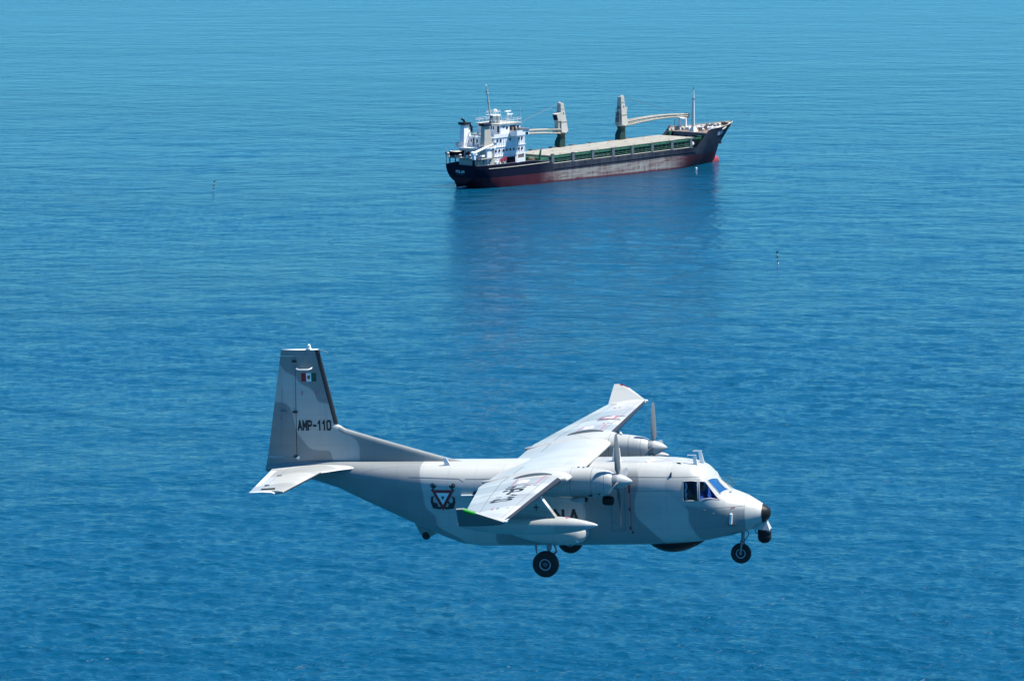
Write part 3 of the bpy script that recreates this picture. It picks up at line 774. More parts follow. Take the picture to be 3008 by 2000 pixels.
mb2 = fin_loft([4.78, 4.95], lambda z: -13.925, fin_te, 12, False); mb.add(mb2.v, mb2.f)
RUD = put('rudder', mb, M_FIN, AIR, smooth=35)
put('fin_top_cap', MB().grid(np.array([[(x, -fin_half(x, 4.95) * k, 4.953 + dz) for x in np.linspace(-13.52, -14.68, 14)] + [(x, fin_half(x, 4.95) * k, 4.953 + dz) for x in np.linspace(-14.68, -13.52, 14)] for k, dz in ((1, 0), (.6, .02))]), True, True), M_WHITE, FIN, smooth=40)
def on_fin(x, z, lift=.004): return (x, -fin_half(x, z) - lift, z)
# leading edge boot
G = []
for z in np.linspace(2.70, 4.94, 12):
    l = fin_le(z); row = []
    for d in (-.115, -.06, -.02, -.004): row.append((l + d, -fin_half(l + d, z) - .004, z))
    row.append((l + .008, 0, z)); row += [(p[0], -p[1], p[2]) for p in row[3::-1]]
    G.append(row)
put('deicing_boot', MB().grid(np.array(G)), M_INK, FIN, smooth=60)
G = []
for x in np.linspace(-13.3, -9.1, 26):
    zt = float(np.interp(x, [-13.3, -13.02, -12.86, -11.91, -10.86, -9.67, -9.1], [2.74, 2.70, 2.57, 2.29, 1.99, 1.66, 1.54])); w = .10 if x > -13.0 else .10
    zb = 1.35
    G.append([(x, -.13, zb), (x, -w, zt - .16), (x, -w * .86, zt - .07), (x, -w * .5, zt - .015), (x, 0, zt), (x, w * .5, zt - .015), (x, w * .86, zt - .07), (x, w, zt - .16), (x, .13, zb)])
put('dorsal_fillet', MB().grid(np.array(G), True, True), M_FIN, AIR, smooth=50)
mb = MB()
for z in (4.62, 3.08, 1.73):
    x = hinge(z); mb.box(x - .09, x + .05, -fin_half(x, z) - .05, fin_half(x, z) + .05, z - .03, z + .03)
put_split('rudder_hinge', mb, M_INK, RUD); put('hinge_cover', MB().lathe([(-.05, .02), (-.04, .06), (.04, .06), (.05, .02)], (-14.30, -.10, 1.70), 'y', 12), M_WHITE, RUD)
sm = MB()
def fline(pts, w=.008):
    for (xa, za), (xb, zb) in zip(pts[:-1], pts[1:]):
        d = np.array((xb - xa, zb - za)); d /= np.hypot(*d); q = np.array((-d[1], d[0])) * w
        sm.grid(np.array([[on_fin(xa + (xb - xa) * f + q[0] * k, za + (zb - za) * f + q[1] * k, .005) for f in np.linspace(0, 1, 8)] for k in (-1, 1)]))
fline([(-14.72, 3.75), (-14.83, 2.0)]); fline([(-13.2, 2.3), (-12.98, 2.3)], .005)
put_split('panel_seam', sm, M_SEAM, RUD, fixn=False)
put_split('tab_horn', MB().tube([on_fin(-14.78, 3.08, .05), on_fin(-14.60, 3.09, .05)], .03, 6).box(-14.83, -14.79, -.06, .06, 2.85, 2.92).box(-14.87, -14.84, -.06, .06, 2.25, 2.32), M_GREY, RUD)
put('vor_antenna', MB().tube([on_fin(-14.19, 4.43, -.02), on_fin(-14.19, 4.40, .10), on_fin(-14.10, 4.375, .14), on_fin(-13.82, 4.375, .14), on_fin(-13.73, 4.40, .10), on_fin(-13.72, 4.43, -.02)], .022, 8), M_WHITE, FIN, smooth=50)
put('beacon', MB().lathe([(0, .075), (.03, .075), (.035, .045), (.09, .05), (.12, .05), (.13, .03), (.165, .012)], (-13.8, 0, 4.965), 'z', 14), M_WHITE, FIN, smooth=40)
put('wire_mast', MB().tube([(-13.52, 0, 4.95), (-13.40, 0, 4.93), (-13.22, 0, 4.86)], .010, 6), M_GREY, FIN)
# flag and writing
def fq(x0, x1, z0, z1, n=3): return [[(x0 + (x1 - x0) * i / n, z0), (x0 + (x1 - x0) * (i + 1) / n, z0), (x0 + (x1 - x0) * (i + 1) / n, z1), (x0 + (x1 - x0) * i / n, z1)] for i in range(n)]
FL = decal('flag', fq(-13.92, -13.76, 4.005, 4.26), lambda x, z, l=0: on_fin(x, z, .007), M_WHITE, FIN)
decal('flag_stripe', fq(-14.075, -13.92, 4.005, 4.26), lambda x, z, l=0: on_fin(x, z, .007), M_FRED, FIN); decal('flag_stripe', fq(-13.76, -13.605, 4.005, 4.26), lambda x, z, l=0: on_fin(x, z, .007), M_FGREEN, FIN)
em = [[(-13.84 + .048 * math.cos(a) * k, 4.14 + .05 * math.sin(a) * k) for a in np.linspace(0, 2 * np.pi, 9)[:-1]] for k in (1.0,)] + [[(-13.885, 4.10), (-13.795, 4.10), (-13.81, 4.075), (-13.87, 4.075)], [(-13.80, 4.16), (-13.785, 4.20), (-13.83, 4.19)]]
decal('flag_emblem', em, lambda x, z, l=0: on_fin(x, z, .010 + l), M_BROWN, FIN)
q, L = ribbons('AMP-110', .255, .066, .30); sc = 1.02 / L
decal('registration', [[(-14.25 + p[0] * sc, 2.545 + p[1]) for p in k] for k in q], lambda x, z, l=0: on_fin(x, z, .007 + l), M_INK, FIN)
for x in (-14.10, -13.63):
    q, L = ribbons('2', .08, .02); decal('small_number', [[(x + p[0], 3.62 + p[1]) for p in k] for k in q], lambda x, z, l=0: on_fin(x, z, .007 + l), M_PINK, FIN)

# ---- tailplane and elevators
SST = [(.12, -12.20, -15.08), (.45, -12.38, -15.02), (.75, -12.80, -14.97), (1.21, -13.24, -14.90), (4.20, -13.45, -14.50)]
_S = np.array(SST)
def stab_pt(y, t, up, lift=0.0):
    l, e = [float(np.interp(abs(y), _S[:, 0], _S[:, i])) for i in (1, 2)]; c = l - e
    th = .10 * c * foil(t) * (.62 if abs(y) < 1.2 else 1)
    return (l - c * t, y, 1.43 + (th if up else -th) + (lift if up else -lift))
def stab_t(y, x):
    l, e = [float(np.interp(abs(y), _S[:, 0], _S[:, i])) for i in (1, 2)]; return (l - x) / (l - e)
for s in (-1, 1):
    yy = np.concatenate([np.linspace(.12, 1.21, 8), np.linspace(1.4, 4.2, 10)])
    hx = lambda y: -14.47 + (abs(y) - .03) * .061
    def loft(a, b, ylo=0, yhi=9):
        G = []
        for y in yy:
            if not ylo <= y <= yhi: continue
            t0, t1 = a(y), b(y); fr = t0 + (t1 - t0) * (1 - np.cos(np.linspace(0, np.pi, 14))) / 2
            G.append([stab_pt(s * y, t, True) for t in fr] + [stab_pt(s * y, t, False) for t in fr[::-1]])
        return MB().grid(np.array(G), True, True)
    ST = put('tailplane', loft(lambda y: 0, lambda y: stab_t(y, hx(y) + .010)), M_STAB, AIR, smooth=35)
    EL = put('elevator', loft(lambda y: stab_t(y, hx(y) - .010), lambda y: 1.0, .3), M_STAB, AIR, smooth=35)
    G = [[stab_pt(s * y, t, True, .003) for t in (.012, .004)] + [(stab_pt(s * y, 0, True)[0] + .006, s * y, 1.43)] + [stab_pt(s * y, t, False, .004) for t in (.006, .02, .05, .08)] for y in np.linspace(1.25, 4.18, 8)]
    put('deicing_boot', MB().grid(np.array(G)), M_BOOT, ST, smooth=60)
    mb = MB()
    for y in (1.93, 3.39): mb.box(hx(y) - .02, hx(y) + .12, s * y - .02, s * y + .02, 1.42, 1.505)
    put_split('elevator_hinge', mb, M_GREY, EL)
    put('elevator_horn', MB().hexa([(-14.2, s * 3.97, 1.45), (-13.78, s * 3.97, 1.47), (-13.78, s * 4.0, 1.47), (-14.2, s * 4.0, 1.45)], [(-14.2, s * 3.97, 1.50), (-13.78, s * 3.97, 1.53), (-13.78, s * 4.0, 1.53), (-14.2, s * 4.0, 1.50)]), M_INK, EL)
    put('elevator_tip', MB().tube([(-14.48, s * 4.22, 1.43), (-14.1, s * 4.22, 1.44), (-13.82, s * 4.22, 1.43), (-13.72, s * 4.22, 1.40)], [.012, .035, .045, .03], 8), M_WHITE, EL, smooth=50)
    tb = lambda y, t: stab_pt(s * y, t, True, .006)
    put('trim_tab', MB().grid(np.array([[tb(y, t) for t in (.88, .93, .985)] for y in np.linspace(1.0, 3.3, 8)])), M_WHITE, EL)

# ---- landing gear
def wheel(name, c, r, w, hr):
    W_ = empty(name, AIR); W_.location = c
    put('tyre', MB().lathe([(-w / 2 * .62, hr), (-w / 2 * .9, r * .72), (-w / 2 * .98, r * .84), (-w / 2 * .75, r * .96), (-w * .2, r), (w * .2, r), (w / 2 * .75, r * .96), (w / 2 * .98, r * .84), (w / 2 * .9, r * .72), (w / 2 * .62, hr)], axis='y', n=40), M_TYRE, W_, smooth=30)
    for q in (-1, 1):
        put('rim', MB().grid(np.array([[(r_ * math.cos(t), q * a_, r_ * math.sin(t)) for t in np.linspace(0, 2 * np.pi, 29)] for a_, r_ in ((w * .36, hr * 1.0), (w * .42, hr * .93), (w * .40, hr * .84), (w * .30, hr * .78))])), M_HUB, W_, smooth=30)
        put('hub_disc', MB().lathe([(q * w * .30, hr * .80), (q * w * .27, hr * .5), (q * w * .33, hr * .34), (q * w * .36, hr * .2), (q * w * .36, .01)], axis='y', n=28), M_HUBD, W_, smooth=30)
    mb = MB()
    for sd_ in (-1, 1):
        for k in range(10):
            a = k * math.pi / 5; mb.lathe([(sd_ * w * .275, hr * .09), (sd_ * w * .30, hr * .085)], (hr * .66 * math.cos(a), 0, hr * .66 * math.sin(a)), 'y', 8)
    put_split('rim_bolt', mb, M_HUB, W_)
    if r > .35:
        mb = MB()
        for yy_ in (-.2, -.07, .07, .2): mb.lathe([(yy_ * w - .006, r * .985), (yy_ * w - .004, r * 1.002), (yy_ * w + .004, r * 1.002), (yy_ * w + .006, r * .985)], axis='y', n=40)
        put_split('tread_groove', mb, M_INK, W_)
    return W_
for s in (-1, 1):
    wheel('main_wheel', (-6.41, s * 1.64, -1.19), .385, .27, .175)
    G = []
    for i in range(17):
        f = i / 16; x = -5.18 - 2.45 * f; k = max(.02, math.sin(math.pi * f ** .62)) ** .6
        zc = -.36 + .04 * f
        G.append([(x, s * (1.12 + .62 * k * max(0, math.cos(t)) ** .6 - (.25 if math.cos(t) < 0 else 0)), zc + .33 * k * np.sign(math.sin(t)) * abs(math.sin(t)) ** .8) for t in np.linspace(-np.pi / 2 - .3, np.pi / 2 + .3, 20)])
    SP = put('gear_fairing', MB().grid(np.array(G), True, True), M_POD, AIR, smooth=50)
    put('landing_lamp', MB().lathe([(0, .03), (.02, .025), (.03, .005)], (-5.42, s * 1.72, -.50), 'y', 10), M_WHITE, SP)
    g = MB().tube([(-6.33, s * 1.42, -.55), (-6.34, s * 1.44, -.80)], .075, 10).tube([(-6.34, s * 1.44, -.78), (-6.41, s * 1.46, -1.19)], .05, 10).tube([(-6.20, s * 1.40, -.60), (-6.12, s * 1.44, -.85), (-6.38, s * 1.45, -1.12)], .035, 8).tube([(-6.41, s * 1.40, -1.19), (-6.41, s * 1.62, -1.19)], .045, 8)
    put('main_strut', g, M_GREY, AIR, smooth=50); put('torque_link', MB().tube([(-6.71, s * 1.55, -.60), (-6.70, s * 1.55, -.78), (-6.68, s * 1.56, -.90)], [.035, .03, .015], 8), M_GREY, AIR)
wheel('nose_wheel', (-.925, 0, -1.19), .30, .19, .145)
g = MB().tube([(-.84, 0, -.40), (-.86, 0, -.86)], .052, 12).tube([(-.86, 0, -.82), (-.88, 0, -.90)], .075, 12).tube([(-.88, -.13, -.88), (-.925, -.13, -1.19)], .03, 8).tube([(-.88, .13, -.88), (-.925, .13, -1.19)], .03, 8).tube([(-.88, -.14, -.88), (-.88, .14, -.88)], .04, 8).tube([(-.79, 0, -.46), (-.69, 0, -.55), (-.68, 0, -.64), (-.82, 0, -.82)], .018, 6).tube([(-.925, -.14, -1.19), (-.925, .14, -1.19)], .03, 8)
put('nose_strut', g, M_GREY, AIR, smooth=50)

# ---- camera turret under the nose
TU = put('camera_turret', MB().lathe([(-.46, .19), (-.50, .198), (-.62, .20), (-.64, .192), (-.66, .20), (-.74, .195), (-.82, .16), (-.87, .09), (-.885, .02)], (-.215, 0, 0), 'z', 32), M_BLACK, AIR, smooth=35)
put('turret_mount', MB().hexa([(-.60, -.15, -.44), (-.03, -.19, -.47), (-.03, .19, -.47), (-.60, .15, -.44)], [(-.55, -.13, -.30), (-.14, -.10, -.18), (-.14, .10, -.18), (-.55, .13, -.30)]), M_POD, AIR)
put_split('turret_bracket', MB().tube([(-.46, -.14, -.44), (-.45, -.16, -.54), (-.40, -.18, -.56)], .015, 6).box(-.12, -.03, -.17, -.10, -.52, -.475), M_GREY, TU)
# ------------------------------------------------------------------ the two pilots (seated, hands forward)
M_SUIT = mat('blue_flight_suit', (.012, .075, .32), .75, wear=.5, wscale=9)
M_SKIN = mat('skin', (.42, .22, .14), .55)
M_HAIR = mat('dark_hair', (.012, .010, .009), .6)
def pilot(y, label):
    P = thing('person', label, 'person', AIR_M @ Matrix.Translation((-1.98, y, .10)), 'crew in the cockpit')
    # joints: x forward, z up from the seat cushion
    J = {'pel': (0, 0, .08), 'bel': (-.02, 0, .26), 'che': (-.01, 0, .45), 'nek': (.02, 0, .60), 'hed': (.05, 0, .66)}
    V = [J['pel'], J['bel'], J['che'], J['nek'], J['hed']]; E = [(0, 1), (1, 2), (2, 3), (3, 4)]; RR = [.15, .14, .155, .06, .055]
    for s in (-1, 1):
        o = len(V)
        V += [(.0, s * .17, .52), (.10, s * .24, .30), (.33, s * .19, .22), (.42, s * .17, .24)]
        E += [(2, o), (o, o + 1), (o + 1, o + 2), (o + 2, o + 3)]; RR += [.075, .052, .042, .034]
        o = len(V)
        V += [(.06, s * .10, .06), (.44, s * .13, .10), (.62, s * .12, -.28), (.72, s * .12, -.32)]
        E += [(0, o), (o, o + 1), (o + 1, o + 2), (o + 2, o + 3)]; RR += [.10, .075, .05, .04]
    me = bpy.data.meshes.new('body'); me.from_pydata(V, E, [])
    o = bpy.data.objects.new('body', me); COL.objects.link(o)
    sk = o.modifiers.new('skin', 'SKIN'); sb = o.modifiers.new('sub', 'SUBSURF'); sb.levels = sb.render_levels = 2
    for i, v in enumerate(me.skin_vertices[0].data): v.radius = (RR[i], RR[i] * (1.15 if i < 3 else 1)); v.use_root = i == 0
    dg = bpy.context.evaluated_depsgraph_get(); m2 = bpy.data.meshes.new_from_object(o.evaluated_get(dg))
    o.modifiers.clear(); o.data = m2; m2.materials.clear(); m2.materials.append(M_SUIT)
    m2.polygons.foreach_set('use_smooth', [True] * len(m2.polygons))
    o.parent = P
    hd = []
    for i in range(13):
        a = math.pi * i / 12 - math.pi / 2
        z = .765 + .125 * math.sin(a); row = []
        for t in np.linspace(0, 2 * np.pi, 18, endpoint=False):
            rr = math.cos(a) + .001; x = .10 * rr * math.cos(t); yy = .078 * rr * math.sin(t)
            if math.cos(t) > .9 and -.35 < math.sin(a) < .05: x += .022          # nose
            if math.cos(t) > .3 and math.sin(a) < -.5: x += .015                   # chin
            if abs(math.sin(t)) > .95 and -.2 < math.sin(a) < .2: yy *= 1.16       # ears
            row.append((.07 + x, yy, z))
        hd.append(row)
    put('head', MB().grid(np.array(hd), True, True), M_SKIN, P, smooth=70)
    put_split('eye', MB().lathe([(-.008, .004), (0, .011), (.006, .004)], (.158, -.03, .785), 'x', 8).lathe([(-.008, .004), (0, .011), (.006, .004)], (.158, .03, .785), 'x', 8).box(.150, .162, -.025, .025, .700, .707), M_HAIR, P)
    put('hair', MB().grid(np.array([[(.055 + p[0] - .055 if False else .055 + (p[0] - .07) * 1.10, p[1] * 1.10, .775 + (p[2] - .765) * 1.10) for p in r] for r in hd[8:]]), True, True), M_HAIR, P, smooth=70)
    put('headset', MB().tube([(.06, -.095, .77), (.05, -.085, .85), (.05, 0, .912), (.05, .085, .85), (.06, .095, .77)], .012, 6).lathe([(-.012, .03), (.012, .03)], (.06, -.098, .765), 'y', 12).lathe([(-.012, .03), (.012, .03)], (.06, .098, .765), 'y', 12), M_INK, P)
    for s in (-1, 1):
        h = MB().hexa([(.42, s * .17 - .035, .215), (.50, s * .17 - .04, .20), (.50, s * .17 + .04, .20), (.42, s * .17 + .035, .215)], [(.42, s * .17 - .03, .26), (.51, s * .17 - .035, .245), (.51, s * .17 + .035, .245), (.42, s * .17 + .03, .26)])
        for k in range(4):
            yk = s * .17 - .03 + .02 * k; L = (.075, .085, .08, .062)[k]
            h.tube([(.50, yk, .228), (.50 + L * .5, yk, .215), (.50 + L * .7, yk, .178), (.50 + L * .45, yk, .155)], [.011, .010, .009, .007], 6)
        h.tube([(.44, s * .17 - s * .035, .235), (.47, s * .17 - s * .062, .22), (.51, s * .17 - s * .06, .20)], [.013, .011, .008], 6)
        put('hand', h, M_SKIN, P, smooth=60)
    return P
pilot(-.46, 'pilot in blue flight suit at the near cockpit side window')
pilot(.46, 'pilot in blue flight suit in the far seat behind the windscreen')
# ------------------------------------------------------------------ the cargo ship (u forward, v to starboard, w up; y = -v)
FW, UP, ORG = Vector((.66899583, .74299514, .02006994)), Vector((-.01342941, -.01491487, .99979858)), Vector((16.3788, 843.3045, 0))
PT = UP.cross(FW)
SHIP_M = Matrix(((FW.x, PT.x, UP.x, ORG.x), (FW.y, PT.y, UP.y, ORG.y), (FW.z, PT.z, UP.z, ORG.z), (0, 0, 0, 1)))
SHIP = thing('cargo_ship', 'dark blue and red cargo ship with white deckhouse and two deck cranes', 'ship', SHIP_M)
def sps(name, mb, m, parent=None, **k): return put_split(name, mb, m, parent or SHIP, flip=True, **k)
def sp(name, mb, m, parent=None, **k): return put(name, mb, m, parent or SHIP, flip=True, **k)

def hull_col(N):
    u, v, w = N.xyz(N.coord())[:3]
    line = N.curve(u, [(-50, 3.7), (-41, 3.6), (-20, 3.30), (14, 2.95), (36, 2.95), (45, 2.5), (60, 2.15), (75, 2.0)], -50, 75, 0, 6)
    low = N.step(N.m('SUBTRACT', line, w), .05)
    big = N.noise(N.coord(), .16, 4, .6, stretch=(.5, 1, 1.6))
    strk = N.noise(N.coord(), .9, 5, .7, stretch=(1.0, 1, .16))
    hor = N.noise(N.coord(), .8, 4, .65, stretch=(.22, 1, 2.4))
    mid = N.m('MULTIPLY', N.step(N.m('ADD', u, 17), 5.0), N.step(N.m('SUBTRACT', 38, u), 5.0))
    # upper: dark blue-black paint, worn grey amidships
    k1 = N.m('MULTIPLY', mid, N.m('MULTIPLY', N.step(N.m('SUBTRACT', N.m('ADD', strk, N.m('MULTIPLY', big, .6)), .72), .22), .5))
    k1b = N.m('MULTIPLY', N.step(N.m('SUBTRACT', u, 44.0), 3.0), N.m('MULTIPLY', N.step(N.m('SUBTRACT', big, .46), .2), .5))
    up = N.mix(N.m('MAXIMUM', k1, k1b), (.0035, .006, .020), (.10, .115, .135))
    # lower: faded red, scraped to bare grey-beige along the flat of the side
    red = N.mix(N.m('MULTIPLY', N.m('ADD', N.m('MULTIPLY', mid, .8), .2), N.step(N.m('SUBTRACT', strk, .5), .3)), (.045, .011, .020), (.16, .045, .062))  # the darker base towards the ends has the stern's shade painted in
    k2 = N.m('MULTIPLY', mid, N.step(N.m('SUBTRACT', N.m('ADD', N.m('MULTIPLY', hor, .8), N.m('MULTIPLY', strk, .5)), .585), .12))
    k2 = N.m('MULTIPLY', k2, N.step(N.m('SUBTRACT', w, N.m('ADD', N.m('MULTIPLY', u, -.02), .45)), .15))
    lo = N.mix(N.m('MULTIPLY', k2, .9), red, (.29, .285, .26))
    return N.mix(low, up, lo)
M_HULL = mat('hull_paint', rough=.6, fn=hull_col, wear=.5, wscale=.5, spec=.12)
M_SWHITE = mat('ship_white', (.74, .75, .76), .5, wear=.22, wscale=.6)
M_CREAM = mat('ship_cream', (.42, .40, .34), .55, wear=.3, wscale=.5)
M_BEIGE = mat('hatch_beige', (.285, .27, .225), .7, wear=.7, wscale=.35)
M_CRANE = mat('crane_paint', (.43, .42, .37), .6, wear=.35, wscale=.5)
M_JIB = mat('jib_paint', (.27, .26, .22), .65, wear=.5, wscale=.6)
M_GREEN = mat('deck_green', (.014, .085, .05), .55, wear=.5, wscale=.5)
M_DGREEN = mat('dark_green', (.005, .032, .022), .5, wear=.5, wscale=.4)
M_DECK = mat('deck_paint', (.10, .075, .06), .8, wear=.5, wscale=.4)
M_SGREY = mat('ship_grey', (.11, .12, .14), .6, wear=.45, wscale=.5)
M_SBLACK = mat('funnel_black', (.008, .009, .014), .5)
M_NAVY = mat('bulwark_navy', (.005, .008, .022), .6, spec=.12, wear=.5, wscale=.5)
M_WGLASS = mat('ship_window', (.010, .014, .022), .15)
M_SRED = mat('ship_red', (.32, .02, .035), .5)
M_BULB = mat('bulb_red', (.26, .04, .048), .5, wear=.3, wscale=.5)
M_RUST = mat('rusty_steel', (.16, .11, .08), .75, wear=.6, wscale=.8)

# ---- hull
HST = [ # u, full half breadth, bottom w, section exponent, reference top
 (-44.9, 5.5, 2.1, 2.0, 7), (-44.2, 5.75, 1.75, 2.05, 7), (-43.2, 6.05, 1.2, 2.1, 7), (-42.3, 6.3, .2, 2.1, 7), (-41.6, 6.5, -1.5, 2.2, 6.8), (-40, 6.85, -4, 2.3, 6.4), (-37, 7.3, -6, 2.6, 6), (-32, 7.8, -6, 3.2, 5.5), (-25, 8, -6, 4.5, 5),
 (-10, 8, -6, 7, 5), (25, 8, -6, 7, 5), (33, 8, -6, 4.4, 5), (40, 8, -6, 2.9, 5.5), (46, 7.95, -6, 1.9, 7), (50, 7.8, -6, 1.55, 8.4), (53, 7.55, -6, 1.28, 9.3), (56, 7.1, -6, 1.12, 9.4), (59, 6.4, -6, 1.02, 9.4), (61.5, 5.65, -5.8, .98, 9.4),
 (63.0, 5.15, -4.5, .97, 9.4), (63.4, 5.0, .8, 1.05, 9.5), (63.7, 4.9, 2.35, 1.12, 9.5), (65.5, 4.3, 3.1, 1.12, 9.5), (67.2, 3.65, 3.9, 1.12, 9.6), (68.5, 3.05, 5.1, 1.12, 9.7), (70.5, 2.1, 7.25, 1.15, 9.8), (72, 1.2, 8.65, 1.15, 9.9), (73, .5, 9.5, 1.1, 9.95), (73.4, .08, 9.9, 1.0, 9.98)]
_H = np.array(HST)
def hpar(u): return [float(np.interp(u, _H[:, 0], _H[:, i])) for i in range(1, 5)]
TOP = [(-45, 6.95), (-40, 6.95), (-25.2, 7.0), (-21, 6.55), (-17.0, 6.3), (-16.4, 5.35), (0, 5.22), (26, 4.98), (46.6, 4.80), (47.0, 5.0), (52.5, 9.15), (53.2, 9.32), (54.2, 9.45), (60, 9.42), (66, 9.58), (70, 9.78), (73.4, 9.98)]
_T = np.array(TOP)
def wtop(u): return float(np.interp(u, _T[:, 0], _T[:, 1]))
def hb(u, w):
    """half breadth of the hull at u, w"""
    B, wb, n, wr = hpar(u); t = min(1, max(0, (w - wb) / (wr - wb))); return B * (1 - (1 - t) ** n) ** (1 / n)
us = sorted(set(list(np.arange(-44.9, 73, 1.1)) + [q for q, _ in TOP if -44.9 < q < 73.4] + [h[0] for h in HST]))
G = []
for u in us:
    wb, wt = hpar(u)[1], max(wtop(u), hpar(u)[1] + .05)
    ws = wb + (wt - wb) * (np.linspace(0, 1, 26) ** 1.25)
    star = [(u, hb(u, w), w) for w in ws]
    G.append([(p[0], -p[1], p[2]) for p in star[::-1]] + star)
HULL = sp('hull', MB().grid(np.array(G)).add([p for p in G[0]], [tuple(range(len(G[0])))]), M_HULL, smooth=40)
# bulbous bow
G = []
for i in range(15):
    a = math.pi * i / 14; x = 61.8 - 4.8 * math.cos(a) * (1 if math.cos(a) < 0 else 2); r = max(.02, math.sin(a)) ** .8
    G.append([(x, 1.55 * r * math.cos(t), -.95 + 1.95 * r * math.sin(t)) for t in np.linspace(0, 2 * np.pi, 24, endpoint=False)])
sp('bulbous_bow', MB().grid(np.array(G), True, True), M_BULB, HULL, smooth=60)
def plate(us_, vfun, w, t=.12):
    G = []
    for u in us_:
        b = vfun(u); G.append([(u, -b, w), (u, b, w), (u, b, w - t), (u, -b, w - t)])
    return MB().grid(np.array(G), True, True)
sp('main_deck', plate(np.linspace(-38, 52, 50), lambda u: hb(u, 4.4) - .12, 4.35), M_DECK, HULL)
sp('poop_deck', plate(np.linspace(-44.6, -17, 24), lambda u: hb(u, 5.9) - .15, 5.9), M_DECK, HULL)
sp('forecastle_deck', plate(np.linspace(52.3, 71.5, 24), lambda u: max(.1, hb(u, 8.3) - .15), 8.3), M_RUST, HULL)
# inside faces and caps of the bulwarks, with their stays
def bulwark(u0, u1, deck, m, n=30, cap=M_CREAM, th=.16, stays=2.2):
    for s in (-1, 1):
        uu = np.linspace(u0, u1, n)
        G = [[(u, s * max(.02, hb(u, w) - th), w) for u in uu] for w in (deck, )] + [[(u, s * max(.02, hb(u, wtop(u)) - th), wtop(u)) for u in uu]]
        sp('bulwark', MB().grid(np.array(G)), m, HULL)
        G = [[(u, s * max(.01, hb(u, wtop(u)) - d), wtop(u) + h) for u in uu] for d, h in ((th + .08, .02), (th + .08, .10), (-.06, .10), (-.06, .02))]
        sp('bulwark_cap', MB().grid(np.array(G + G[:1])), cap, HULL)
        for u in np.arange(u0 + 1, u1 - .4, stays):
            b, wt = max(.3, hb(u, wtop(u)) - th), wtop(u)
            sp('bulwark_stay', MB().prism([(u, s * (b - .02), wt - .1), (u, s * (max(.1, hb(u, deck) - th) - .55), deck), (u, s * (max(.1, hb(u, deck) - th) - .02), deck)], (.12, 0, 0)), m, HULL)
bulwark(52.6, 73.0, 8.3, M_CREAM, stays=2.0)
bulwark(-44.7, -17, 5.9, M_NAVY, cap=M_SGREY, stays=3.4)
G = [[(-44.86, v, w) for v in np.linspace(-5.3, 5.3, 8)] for w in (6.0, 6.95)]
sp('transom_cap', MB().box(-44.95, -44.7, -5.5, 5.5, 6.93, 7.05), M_NAVY, HULL)
# rubbing strakes, fairleads, draught marks, scuppers
for s in (-1, 1):
    mb = MB(); uu = np.linspace(-41, -18, 30); mb.grid(np.array([[(u, s * (hb(u, 6.02) + d), 6.02 + h) for u in uu] for d, h in ((.0, -.10), (.10, -.08), (.10, .08), (0, .1))]))
    sp('rubbing_strake', mb, M_CREAM if s > 0 else M_NAVY, HULL)
    mb = MB(); uu = np.linspace(-16, 47, 60); mb.grid(np.array([[(u, s * (hb(u, 3.9) + d), 3.9 - .35 * (u + 16) / 60 + h) for u in uu] for d, h in ((.0, -.07), (.09, -.05), (.09, .05), (0, .07))]))
    sp('rubbing_strake', mb, M_NAVY, HULL)
    b = [(62.0 + f * 3.0, s * (hb(62.0 + f * 3.0, 8.75 + .28 * f) + .05), 8.75 + .28 * f) for f in (0, .5, 1)]
    sp('anchor_recess', MB().tube([(62.0, s * (hb(62, 8.55) + .02), 8.55), (63.6, s * (hb(63.6, 8.85) + .06), 8.85), (65.0, s * (hb(65, 9.2) + .04), 9.2)], [.18, .3, .12], 8), M_CREAM, HULL)
mb = MB()
for u, w in ((-45.2, 4.0),):
    for i in range(4): mb.box(20.6, 21.0, 8.01, 8.03, .3 + i * .5, .55 + i * .5)
for i in range(5): mb.box(-8.0 + (i % 2) * .5, -7.6 + (i % 2) * .5, 8.01, 8.03, .6 + .35 * i, .8 + .35 * i)
mb.tube([(20.8, 8.02, 2.2), (20.4, 8.02, 1.9), (20.8, 8.02, 1.6), (21.2, 8.02, 1.9), (20.8, 8.02, 2.2)], .07, 5)
sps('draught_mark', mb, M_CREAM, HULL)
sp('anchor', MB().tube([(68.6, -1.7, 4.9), (69.6, -1.9, 4.2)], .25, 8).hexa([(68.9, -2.6, 3.6), (69.9, -2.6, 3.4), (69.9, -1.0, 3.4), (68.9, -1.0, 3.6)], [(69.0, -2.3, 4.5), (69.7, -2.3, 4.3), (69.7, -1.3, 4.3), (69.0, -1.3, 4.5)]).tube([(69.9, -2.2, 3.7), (70.9, -2.3, 3.9)], .16, 6), M_RUST, HULL)
# name on the bow and the stern
q, L = ribbons('POLAR', .85, .26, .34, 1.1); sc = 3.6 / L
def on_bow(u, w, l=0): return (u, -(hb(u, w) + .06 + l * 10), w)
decal('ship_name', [[(59.3 + p[0] * sc, 7.05 + .10 * p[0] * sc + p[1]) for p in k] for k in q], on_bow, M_SWHITE, HULL)
q, L = ribbons('POLAR', .58, .13, .34, 1.1); sc = 3.0 / L
decal('ship_name', [[(-1.7 + p[0] * sc, 4.95 + p[1]) for p in k] for k in q], lambda v, w, l=0: (-44.97 - l * 10, -v, w), M_SWHITE, HULL)
q = [[(-1.5 + .36 * i, 4.42), (-1.25 + .36 * i, 4.42), (-1.25 + .36 * i, 4.66), (-1.5 + .36 * i, 4.66)] for i in range(7) if i != 1]
decal('home_port', q, lambda v, w, l=0: (-44.97, -v, w), M_SGREY, HULL)

